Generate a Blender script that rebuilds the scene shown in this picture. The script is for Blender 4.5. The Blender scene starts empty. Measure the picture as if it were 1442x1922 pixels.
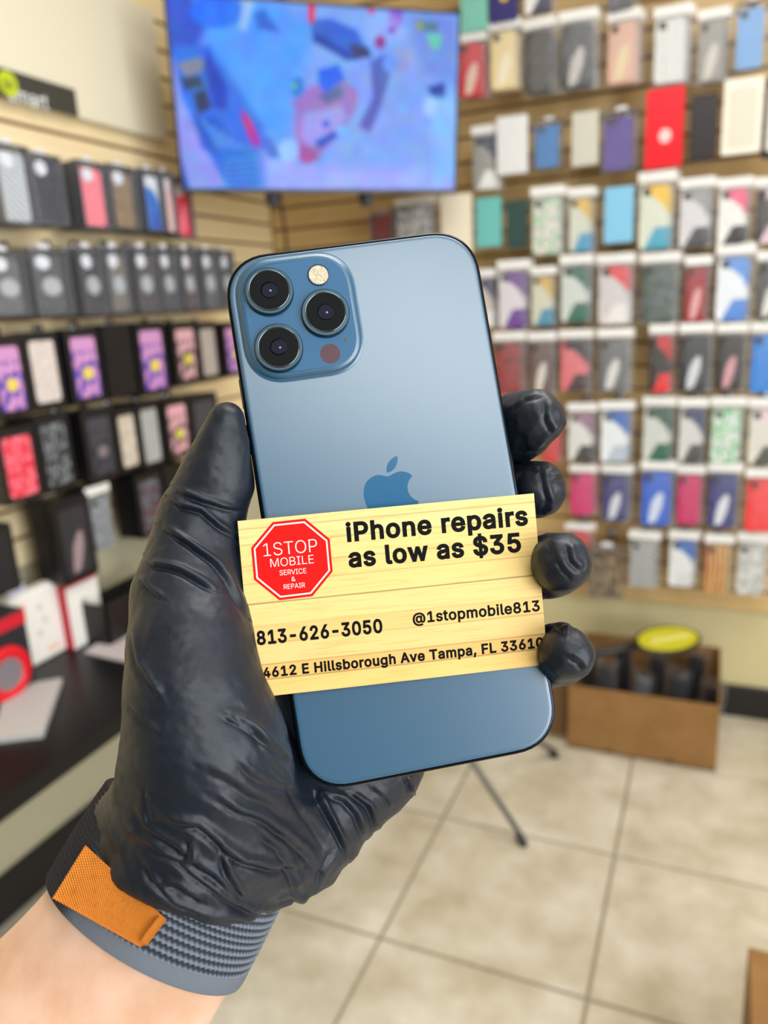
import bpy, bmesh, math, random
import numpy as np
from mathutils import Vector, Matrix
from mathutils.bvhtree import BVHTree

# ------------------------------------------------------------------ camera, world, lights
F = 1438.756; CX, CY = 721.0, 961.0            # focal length and centre in pixels of the 1442x1922 frame
RC = np.array([[0.919502, 0.389598, -0.052249],
               [0.055204, -0.25959, -0.96414],
               [-0.38919, 0.883644, -0.260201]])   # rows: camera right, down, forward in world axes
EYE = np.array([0.0, 0.0, 1.38])
sc = bpy.context.scene
cam_d = bpy.data.cameras.new('camera')
cam = bpy.data.objects.new('camera', cam_d)
sc.collection.objects.link(cam); sc.camera = cam
cam_d.sensor_fit = 'HORIZONTAL'; cam_d.sensor_width = 36.0
cam_d.lens = 36.0 * F / 1442.0
cam_d.clip_start = 0.01; cam_d.clip_end = 50
cam_d.dof.use_dof = True; cam_d.dof.focus_distance = 0.229; cam_d.dof.aperture_fstop = 12.5
M = Matrix.Identity(4)
for i in range(3):
    M[i][0] = RC[0][i]; M[i][1] = -RC[1][i]; M[i][2] = -RC[2][i]; M[i][3] = EYE[i]
cam.matrix_world = M

world = bpy.data.worlds.new('daylight'); sc.world = world; world.use_nodes = True
wbg = world.node_tree.nodes['Background']
wbg.inputs[0].default_value = (0.86, 0.93, 1.0, 1); wbg.inputs[1].default_value = 0.55

def area(name, loc, target, sx, sy, power, col):
    d = bpy.data.lights.new(name, 'AREA'); d.shape = 'RECTANGLE'; d.size = sx; d.size_y = sy
    d.energy = power; d.color = col
    o = bpy.data.objects.new(name, d); sc.collection.objects.link(o)
    o.location = loc
    o.rotation_euler = (Vector(target) - Vector(loc)).to_track_quat('-Z', 'Y').to_euler()
    return o
area('storefront_daylight', (3.1, -0.6, 1.45), (0, 0.6, 1.3), 3.0, 2.0, 100, (0.93, 0.97, 1.0))
area('ceiling_light_panel', (0.1, 0.9, 2.66), (0.1, 0.9, 0), 1.2, 1.2, 30, (1.0, 0.98, 0.95))
area('phone_sheen_light', (1.45, -1.35, 2.66), (1.45, -1.35, 0), 1.9, 1.3, 45, (0.94, 1.0, 1.0))  # unseen lamp, added and placed to brighten the upper right of the phone glass

sc.view_settings.view_transform = 'Standard'; sc.view_settings.look = 'None'
sc.view_settings.gamma = 1; sc.view_settings.use_curve_mapping = False
sc.view_settings.exposure = 0.3

# ------------------------------------------------------------------ pixel -> world helpers
def ray(px, py):
    return RC.T @ np.array([(px - CX) / F, (py - CY) / F, 1.0])
def onz(px, py, z):
    r = ray(px, py); return EYE + r * (z - EYE[2]) / r[2]
def onx(px, py, x):
    r = ray(px, py); return EYE + r * (x - EYE[0]) / r[0]
def ony(px, py, y):
    r = ray(px, py); return EYE + r * (y - EYE[1]) / r[1]
def cpt(px, py, zmm):                          # pixel + depth (mm) -> camera space mm (x right, y down, z forward)
    return np.array([(px - CX) / F * zmm, (py - CY) / F * zmm, zmm])
def c2w(P):                                    # camera space mm -> world metres
    return (np.asarray(P) * 0.001) @ RC + EYE

# ------------------------------------------------------------------ object helpers
COL = sc.collection
def meta(o, label=None, cat=None, group=None, kind=None):
    if label: o['label'] = label
    if cat: o['category'] = cat
    if group: o['group'] = group
    if kind: o['kind'] = kind
    return o
def empty(name, loc, label=None, cat=None, group=None, rot=(0, 0, 0), scale=(1, 1, 1)):
    o = bpy.data.objects.new(name, None); COL.objects.link(o)
    o.location = loc; o.rotation_euler = rot; o.scale = scale; o.empty_display_size = 0.02
    return meta(o, label, cat, group)
def link(name, me, mat=None, parent=None, kind=None, loc=None, rot=None, objmat=False):
    o = bpy.data.objects.new(name, me); COL.objects.link(o)
    if mat is not None:
        if objmat:
            if not me.materials: me.materials.append(None)
            o.material_slots[0].link = 'OBJECT'; o.material_slots[0].material = mat
        else:
            if not me.materials: me.materials.append(mat)
    if parent is not None: o.parent = parent
    if loc is not None: o.location = loc
    if rot is not None: o.rotation_euler = rot
    if kind: o['kind'] = kind
    return o
def pydata(name, V, Fc, smooth=False):
    me = bpy.data.meshes.new(name)
    me.from_pydata([tuple(map(float, v)) for v in V], [], [tuple(map(int, f)) for f in Fc]); me.update()
    if smooth: me.shade_smooth()
    return me
def fastmesh(name, V, Q, smooth=True):
    me = bpy.data.meshes.new(name)
    V = np.asarray(V, np.float32); Q = np.asarray(Q, np.int32)
    me.vertices.add(len(V)); me.vertices.foreach_set('co', V.ravel())
    me.loops.add(Q.size); me.loops.foreach_set('vertex_index', Q.ravel())
    me.polygons.add(len(Q)); me.polygons.foreach_set('loop_start', np.arange(0, Q.size, Q.shape[1], dtype=np.int32))
    me.update(calc_edges=True); me.validate()
    if smooth: me.shade_smooth()
    return me
class BM:
    def __init__(s): s.b = bmesh.new()
    def box(s, x0, x1, y0, y1, z0, z1, bev=0, seg=1, mat=None):
        r = bmesh.ops.create_cube(s.b, size=1)
        vs = r['verts']
        for v in vs:
            v.co = Vector(((x0 + x1) / 2 + v.co.x * (x1 - x0), (y0 + y1) / 2 + v.co.y * (y1 - y0), (z0 + z1) / 2 + v.co.z * (z1 - z0)))
        if bev:
            es = list({e for v in vs for e in v.link_edges})
            bmesh.ops.bevel(s.b, geom=es, offset=bev, segments=seg, affect='EDGES', profile=0.5)
        return s
    def cyl(s, p0, p1, r0, r1=None, seg=16, cap=True):
        p0 = Vector(p0); p1 = Vector(p1); d = p1 - p0
        r1 = r0 if r1 is None else r1
        m = Matrix.Translation((p0 + p1) / 2) @ d.to_track_quat('Z', 'Y').to_matrix().to_4x4()
        bmesh.ops.create_cone(s.b, cap_ends=cap, segments=seg, radius1=r0, radius2=r1, depth=d.length, matrix=m)
        return s
    def tube(s, pts, r, seg=8):
        pts = [Vector(p) for p in pts]; rings = []
        for i, p in enumerate(pts):
            d = (pts[min(i + 1, len(pts) - 1)] - pts[max(i - 1, 0)]).normalized()
            q = d.to_track_quat('Z', 'Y')
            rings.append([s.b.verts.new(p + q @ Vector((r * math.cos(a), r * math.sin(a), 0))) for a in [2 * math.pi * k / seg for k in range(seg)]])
        for a, b in zip(rings, rings[1:]):
            for k in range(seg): s.b.faces.new((a[k], a[(k + 1) % seg], b[(k + 1) % seg], b[k]))
        s.b.faces.new(rings[0][::-1]); s.b.faces.new(rings[-1])
        return s
    def prism(s, pts, z0, z1, bev=0):           # outline in xy, extruded in z
        v0 = [s.b.verts.new((x, y, z0)) for x, y in pts]; v1 = [s.b.verts.new((x, y, z1)) for x, y in pts]
        n = len(pts)
        f0 = s.b.faces.new(v0[::-1]); f1 = s.b.faces.new(v1)
        for k in range(n): s.b.faces.new((v0[k], v0[(k + 1) % n], v1[(k + 1) % n], v1[k]))
        return s
    def mesh(s, name, smooth=False, xf=None):
        bmesh.ops.recalc_face_normals(s.b, faces=s.b.faces)
        me = bpy.data.meshes.new(name); s.b.to_mesh(me); s.b.free()
        if xf is not None: me.transform(xf)
        if smooth: me.shade_smooth()
        return me

# ------------------------------------------------------------------ materials
def s2l(c): return tuple(((x / 255) / 12.92 if x / 255 <= 0.04045 else ((x / 255 + 0.055) / 1.055) ** 2.4) for x in c)
_mc = {}
def mat(name, rgb, rough=0.5, metal=0.0, spec=0.5, coat=0.0, bump=None, sub=0.0, noise=None, alpha=None):
    if name in _mc: return _mc[name]
    m = bpy.data.materials.new(name); m.use_nodes = True; nt = m.node_tree
    b = nt.nodes['Principled BSDF']; c = s2l(rgb)
    b.inputs['Base Color'].default_value = (*c, 1); b.inputs['Roughness'].default_value = rough
    b.inputs['Metallic'].default_value = metal; b.inputs['Specular IOR Level'].default_value = spec
    b.inputs['Coat Weight'].default_value = coat
    if sub:
        b.inputs['Subsurface Weight'].default_value = sub; b.inputs['Subsurface Scale'].default_value = 0.004
        b.inputs['Subsurface Radius'].default_value = (1, 0.4, 0.25)
    if noise:                                   # (scale, second colour, coords)
        n = nt.nodes.new('ShaderNodeTexNoise'); n.inputs['Scale'].default_value = noise[0]; n.inputs['Detail'].default_value = 5
        t = nt.nodes.new('ShaderNodeTexCoord'); nt.links.new(t.outputs['Object'], n.inputs['Vector'])
        r = nt.nodes.new('ShaderNodeValToRGB'); r.color_ramp.elements[0].position = 0.35; r.color_ramp.elements[1].position = 0.65
        r.color_ramp.elements[0].color = (*c, 1); r.color_ramp.elements[1].color = (*s2l(noise[1]), 1)
        nt.links.new(n.outputs['Fac'], r.inputs[0]); nt.links.new(r.outputs[0], b.inputs['Base Color'])
    if bump:
        n = nt.nodes.new('ShaderNodeTexNoise'); n.inputs['Scale'].default_value = bump[0]; n.inputs['Detail'].default_value = 4
        t = nt.nodes.new('ShaderNodeTexCoord'); nt.links.new(t.outputs['Object'], n.inputs['Vector'])
        bp = nt.nodes.new('ShaderNodeBump'); bp.inputs['Strength'].default_value = bump[1]; bp.inputs['Distance'].default_value = bump[2]
        nt.links.new(n.outputs['Fac'], bp.inputs['Height']); nt.links.new(bp.outputs[0], b.inputs['Normal'])
    _mc[name] = m
    return m

def mat_wood(name, c1, c2, rough=0.45, axis_scale=(1.5, 1.5, 30)):
    if name in _mc: return _mc[name]
    m = mat(name, c1, rough); nt = m.node_tree; b = nt.nodes['Principled BSDF']
    t = nt.nodes.new('ShaderNodeTexCoord'); mp = nt.nodes.new('ShaderNodeMapping'); mp.inputs['Scale'].default_value = axis_scale
    n = nt.nodes.new('ShaderNodeTexNoise'); n.inputs['Scale'].default_value = 1.6; n.inputs['Detail'].default_value = 7; n.inputs['Roughness'].default_value = 0.6
    r = nt.nodes.new('ShaderNodeValToRGB'); r.color_ramp.elements[0].position = 0.3; r.color_ramp.elements[1].position = 0.7
    r.color_ramp.elements[0].color = (*s2l(c1), 1); r.color_ramp.elements[1].color = (*s2l(c2), 1)
    nt.links.new(t.outputs['Object'], mp.inputs[0]); nt.links.new(mp.outputs[0], n.inputs['Vector'])
    nt.links.new(n.outputs['Fac'], r.inputs[0]); nt.links.new(r.outputs[0], b.inputs['Base Color'])
    return m

def mat_print(kind, c1, c2, c3):
    """Printed phone-case art, flat print in the case's own box coordinates."""
    name = 'case_%s_%s_%s_%s' % (kind, c1, c2, c3)
    if name in _mc: return _mc[name]
    m = bpy.data.materials.new('case_print_' + kind); m.use_nodes = True; nt = m.node_tree; b = nt.nodes['Principled BSDF']
    b.inputs['Roughness'].default_value = 0.35
    A = (*s2l(c1), 1); B = (*s2l(c2), 1); Cc = (*s2l(c3), 1)
    b.inputs['Base Color'].default_value = A
    t = nt.nodes.new('ShaderNodeTexCoord'); sp = nt.nodes.new('ShaderNodeSeparateXYZ'); nt.links.new(t.outputs['Generated'], sp.inputs[0])
    def math_(op, a, bb, c=None):
        n = nt.nodes.new('ShaderNodeMath'); n.operation = op
        for i, v in enumerate((a, bb, c)):
            if v is None: continue
            if isinstance(v, (int, float)): n.inputs[i].default_value = v
            else: nt.links.new(v, n.inputs[i])
        return n.outputs[0]
    def mix(f, a, bb):
        n = nt.nodes.new('ShaderNodeMix'); n.data_type = 'RGBA'
        nt.links.new(f, n.inputs[0])
        for i, v in ((6, a), (7, bb)):
            if isinstance(v, tuple): n.inputs[i].default_value = v
            else: nt.links.new(v, n.inputs[i])
        return n.outputs[2]
    x, z = sp.outputs[0], sp.outputs[2]
    def noise(scale, w=0):
        n = nt.nodes.new('ShaderNodeTexNoise'); n.inputs['Scale'].default_value = scale; n.inputs['Detail'].default_value = 2
        mp = nt.nodes.new('ShaderNodeMapping'); mp.inputs['Location'].default_value = (w, w, w); nt.links.new(t.outputs['Generated'], mp.inputs[0])
        nt.links.new(mp.outputs[0], n.inputs['Vector']); return n.outputs['Fac']
    def gt(v, th): return math_('GREATER_THAN', v, th)
    if kind == 'shoe':                           # three swept panels
        dd = math_('ADD', z, math_('MULTIPLY', x, 0.55))
        w = math_('ADD', dd, math_('MULTIPLY', noise(3.0), 0.5))
        top = gt(w, 1.36)
        low = math_('MULTIPLY', gt(math_('SUBTRACT', math_('MULTIPLY', x, 1.0), math_('MULTIPLY', z, 1.1)), 0.18), gt(0.34, z))
        col = mix(top, B, A); col = mix(low, col, Cc)
        nt.links.new(col, b.inputs['Base Color'])
    elif kind == 'swash':                        # solid with a bright brush shape low down
        d1 = math_('ADD', math_('POWER', math_('MULTIPLY', math_('SUBTRACT', x, math_('ADD', 0.35, math_('MULTIPLY', z, 0.5))), 3.2), 2.0),
                   math_('POWER', math_('MULTIPLY', math_('SUBTRACT', z, 0.33), 2.2), 2.0))
        f = gt(math_('ADD', 0.22, math_('MULTIPLY', noise(6), 0.4)), d1)
        nt.links.new(mix(f, A, B), b.inputs['Base Color'])
    elif kind == 'spots':
        v = nt.nodes.new('ShaderNodeTexVoronoi'); v.inputs['Scale'].default_value = 13
        nt.links.new(t.outputs['Generated'], v.inputs['Vector'])
        f = gt(0.42, math_('ADD', v.outputs['Distance'], math_('MULTIPLY', noise(9), 0.15)))
        nt.links.new(mix(gt(noise(8, 3), 0.55), mix(f, A, B), Cc), b.inputs['Base Color'])
    elif kind == 'stripe':
        wv = math_('SINE', math_('MULTIPLY', math_('ADD', z, math_('MULTIPLY', x, 0.4)), 55), None)
        nt.links.new(mix(gt(wv, 0.0), A, B), b.inputs['Base Color'])
    elif kind == 'vstripe':
        wv = math_('SINE', math_('ADD', math_('MULTIPLY', x, 30), math_('MULTIPLY', noise(3), 8)), None)
        nt.links.new(mix(gt(wv, 0.1), A, B), b.inputs['Base Color'])
    elif kind == 'photo':                        # colourful picture: top light patch, middle disc, mottled rest
        n1 = gt(noise(4), 0.52)
        base = mix(n1, A, B)
        d1 = math_('ADD', math_('POWER', math_('MULTIPLY', math_('SUBTRACT', x, 0.55), 1.0), 2.0), math_('POWER', math_('MULTIPLY', math_('SUBTRACT', z, 0.4), 2.0), 2.0))
        base = mix(gt(0.05, d1), base, Cc)
        base = mix(gt(z, 0.78), base, B)
        nt.links.new(base, b.inputs['Base Color'])
    elif kind == 'mottle':
        nt.links.new(mix(gt(noise(7), 0.54), mix(gt(noise(12, 5), 0.5), A, B), Cc), b.inputs['Base Color'])
    _mc[name] = m
    return m

def mat_film(name, haze=0.16, gloss=0.16, rough=0.12):
    m = bpy.data.materials.new(name); m.use_nodes = True; nt = m.node_tree
    for n in list(nt.nodes): nt.nodes.remove(n)
    out = nt.nodes.new('ShaderNodeOutputMaterial'); tr = nt.nodes.new('ShaderNodeBsdfTransparent'); tr.inputs[0].default_value = (0.97, 0.98, 1, 1)
    df = nt.nodes.new('ShaderNodeBsdfDiffuse'); df.inputs[0].default_value = (0.85, 0.87, 0.9, 1)
    gl = nt.nodes.new('ShaderNodeBsdfGlossy'); gl.inputs['Roughness'].default_value = rough
    t = nt.nodes.new('ShaderNodeTexCoord'); n = nt.nodes.new('ShaderNodeTexNoise'); n.inputs['Scale'].default_value = 26; n.inputs['Detail'].default_value = 3
    bp = nt.nodes.new('ShaderNodeBump'); bp.inputs['Strength'].default_value = 0.9; bp.inputs['Distance'].default_value = 0.006
    nt.links.new(t.outputs['Object'], n.inputs['Vector']); nt.links.new(n.outputs['Fac'], bp.inputs['Height'])
    nt.links.new(bp.outputs[0], gl.inputs['Normal'])
    a = nt.nodes.new('ShaderNodeMixShader'); a.inputs[0].default_value = haze
    b = nt.nodes.new('ShaderNodeMixShader'); b.inputs[0].default_value = gloss
    nt.links.new(tr.outputs[0], a.inputs[1]); nt.links.new(df.outputs[0], a.inputs[2])
    nt.links.new(a.outputs[0], b.inputs[1]); nt.links.new(gl.outputs[0], b.inputs[2]); nt.links.new(b.outputs[0], out.inputs[0])
    return m
FILM = mat_film('clear_film', 0.025, 0.09, 0.2); CLAM = mat_film('clear_plastic', 0.008, 0.055, 0.08)

# ------------------------------------------------------------------ room
XW, YW = -1.496, 2.534                          # faces of the left and back slatwalls
TX0, TY0, TPX, TPY = -0.1717, 1.7255, 0.459, 0.4458
def build_room():
    grout = mat('grout', (150, 138, 116), 0.85)
    tile_m = mat('floor_tile', (196, 184, 158), 0.28, spec=0.4); nt = tile_m.node_tree; b = nt.nodes['Principled BSDF']
    g = nt.nodes.new('ShaderNodeNewGeometry'); n1 = nt.nodes.new('ShaderNodeTexNoise'); n1.inputs['Scale'].default_value = 6.5; n1.inputs['Detail'].default_value = 6
    n1.inputs['Roughness'].default_value = 0.62
    nt.links.new(g.outputs['Position'], n1.inputs['Vector'])
    r = nt.nodes.new('ShaderNodeValToRGB'); e = r.color_ramp.elements
    e[0].position = 0.32; e[0].color = (*s2l((178, 168, 144)), 1); e[1].position = 0.68; e[1].color = (*s2l((214, 208, 194)), 1)
    mid = e.new(0.5); mid.color = (*s2l((198, 190, 170)), 1)
    nt.links.new(n1.outputs['Fac'], r.inputs[0]); nt.links.new(r.outputs[0], b.inputs['Base Color'])
    fl = link('floor', BM().box(XW - 0.05, 3.2, -2.6, YW + 0.05, -0.08, -0.004).mesh('floor'), grout, kind='structure')
    tm = BM().box(-TPX / 2 + 0.004, TPX / 2 - 0.004, -TPY / 2 + 0.004, TPY / 2 - 0.004, -0.0035, 0, bev=0.001).mesh('tile')
    for i in range(-3, 4):
        for j in range(-5, 2):
            x = TX0 + (i + 0.5) * TPX; y = TY0 + (j + 0.5) * TPY
            if x > 1.7 or x < XW: continue
            if x - TPX / 2 < XW or y + TPY / 2 > YW:
                x0 = max(x - TPX / 2 + 0.004, XW + 0.002); y1 = min(y + TPY / 2 - 0.004, YW - 0.002)
                me = BM().box(x0, x + TPX / 2 - 0.004, y - TPY / 2 + 0.004, y1, -0.0035, 0).mesh('tile')
                if y1 < y - TPY / 2 + 0.02: continue
                link('tile', me, tile_m, fl)
            else:
                link('tile', tm, tile_m, fl, loc=(x, y, 0))
    link('ceiling', BM().box(XW - 0.05, 3.2, -2.6, YW + 0.05, 2.72, 2.8).mesh('ceiling'), mat('ceiling_paint', (228, 224, 212), 0.9), kind='structure')
    paint = mat('wall_paint', (199, 187, 143), 0.75)
    paint_l = mat('wall_paint_left', (178, 172, 146), 0.75)
    woodL = mat_wood('slat_wood_light', (232, 208, 162), (244, 225, 184)); woodB = mat_wood('slat_wood', (190, 158, 105), (214, 184, 130))
    groove = mat('slat_groove', (120, 88, 52), 0.7)
    P = 0.0715
    # walls behind and beside the photographer: plain front wall, right wall with a large shop window
    link('wall_front', BM().box(XW - 0.05, 3.26, -2.66, -2.6, 0, 2.72).mesh('wall_front'), mat('wall_paint_front', (104, 94, 80), 0.8), kind='structure')
    link('wall_right', BM().box(3.2, 3.26, -2.6, YW + 0.06, 0, 0.4).box(3.2, 3.26, -2.6, YW + 0.06, 2.5, 2.72).box(3.2, 3.26, -2.6, -2.2, 0.4, 2.5).box(3.2, 3.26, 1.1, YW + 0.06, 0.4, 2.5).mesh('wall_right'), paint, kind='structure')
    wf = BM().box(3.21, 3.25, -2.2, -2.15, 0.4, 2.5).box(3.21, 3.25, 1.05, 1.1, 0.4, 2.5).box(3.21, 3.25, -2.15, 1.05, 0.4, 0.45).box(3.21, 3.25, -2.15, 1.05, 2.45, 2.5).box(3.21, 3.25, -0.58, -0.53, 0.45, 2.45)
    link('window_1', wf.mesh('window_frame'), mat('window_frame', (60, 60, 62), 0.4, 0.5), kind='structure')
    # left wall
    wl = link('wall_left', BM().box(XW - 0.06, XW - 0.014, -2.6, YW + 0.05, 0, 2.72).mesh('wall_left'), paint_l, kind='structure')
    link('panel_backing', BM().box(XW - 0.014, XW - 0.009, -0.6, YW, 0.825, 2.72).mesh('panel_backing'), groove, wl)
    z = 0.825; sl = BM().box(-0.009, 0, -0.6, YW - 0.001, 0.0, P - 0.009, bev=0.0015).mesh('slat')
    while z + P < 2.72:
        link('slat', sl, woodL, wl, loc=(XW, 0, z)); z += P
    link('baseboard_left', BM().box(XW - 0.014, XW + 0.004, -0.6, YW - 0.01, 0.0, 0.115, bev=0.003).mesh('baseboard'), mat('baseboard', (22, 20, 20), 0.5), kind='structure')
    # back wall
    wb = link('wall_back', BM().box(XW - 0.05, 3.2, YW + 0.014, YW + 0.06, 0, 2.72).mesh('wall_back'), paint, kind='structure')
    link('panel_backing', BM().box(XW, 3.2, YW + 0.009, YW + 0.014, 0.375, 2.72).mesh('panel_backing'), groove, wb)
    z = 0.375; sb = BM().box(XW + 0.001, 3.2, 0, 0.009, 0.0, P - 0.009, bev=0.0015).mesh('slat')
    while z + P < 2.72:
        link('slat', sb, woodB, wb, loc=(0, YW, z)); z += P
    link('baseboard_back', BM().box(XW + 0.01, 3.2, YW - 0.004, YW + 0.014, 0.0, 0.11, bev=0.003).mesh('baseboard'), mat('baseboard', (22, 20, 20), 0.5), kind='structure')
    # cream board over the left slats, ends beside the screen
    y_end = 1.965
    cb = link('cream_wall_board', BM().box(XW + 0.0005, XW + 0.022, -0.6, y_end, 1.862, 2.185, bev=0.002).mesh('cream_board'), mat('cream_board', (224, 217, 196), 0.6))
    meta(cb, 'large plain cream board covering the upper left wall beside the television', 'board')
    # black sign with lettering
    p0 = onx(0, 128, XW + 0.03); p1 = onx(139, 165, XW + 0.03); p2 = onx(150, 222, XW + 0.03)
    zt, zb, yr = (p0[2] + p1[2]) / 2, p2[2], (p1[1] + p2[1]) / 2; yl = p0[1] - 0.12
    zb = 1.862; 
    s = empty('store_sign', (XW + 0.0225, yr, zb), 'black sign board with yellow disc and white lettering on the left wall', 'sign')
    link('board', BM().box(0, 0.008, yl - yr, 0, 0, zt - zb, bev=0.001).mesh('board'), mat('sign_black', (62, 60, 52), 0.5), s)
    c = onx(15, 157, XW + 0.031); 
    link('disc', BM().cyl((0.008, c[1] - yr, c[2] - zb), (0.0095, c[1] - yr, c[2] - zb), 0.026, seg=32).mesh('disc'), mat('sign_lime', (190, 205, 30), 0.5), s)
    a = onx(17, 187, XW + 0.031); bq = onx(91, 200, XW + 0.031)
    text_mesh('lettering', 'smart', s, mat('sign_white', (225, 228, 228), 0.5), Vector((0.0082, a[1] - yr, a[2] - zb)), Vector((0, 1, 0)), Vector((0, 0, 1)), (bq[1] - a[1]), None, 10)
    text_mesh('lettering', 'go', s, mat('sign_black', (62, 60, 52), 0.5), Vector((0.0097, c[1] - yr - 0.015, c[2] - zb - 0.008)), Vector((0, 1, 0)), Vector((0, 0, 1)), 0.03, None, 12)

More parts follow.
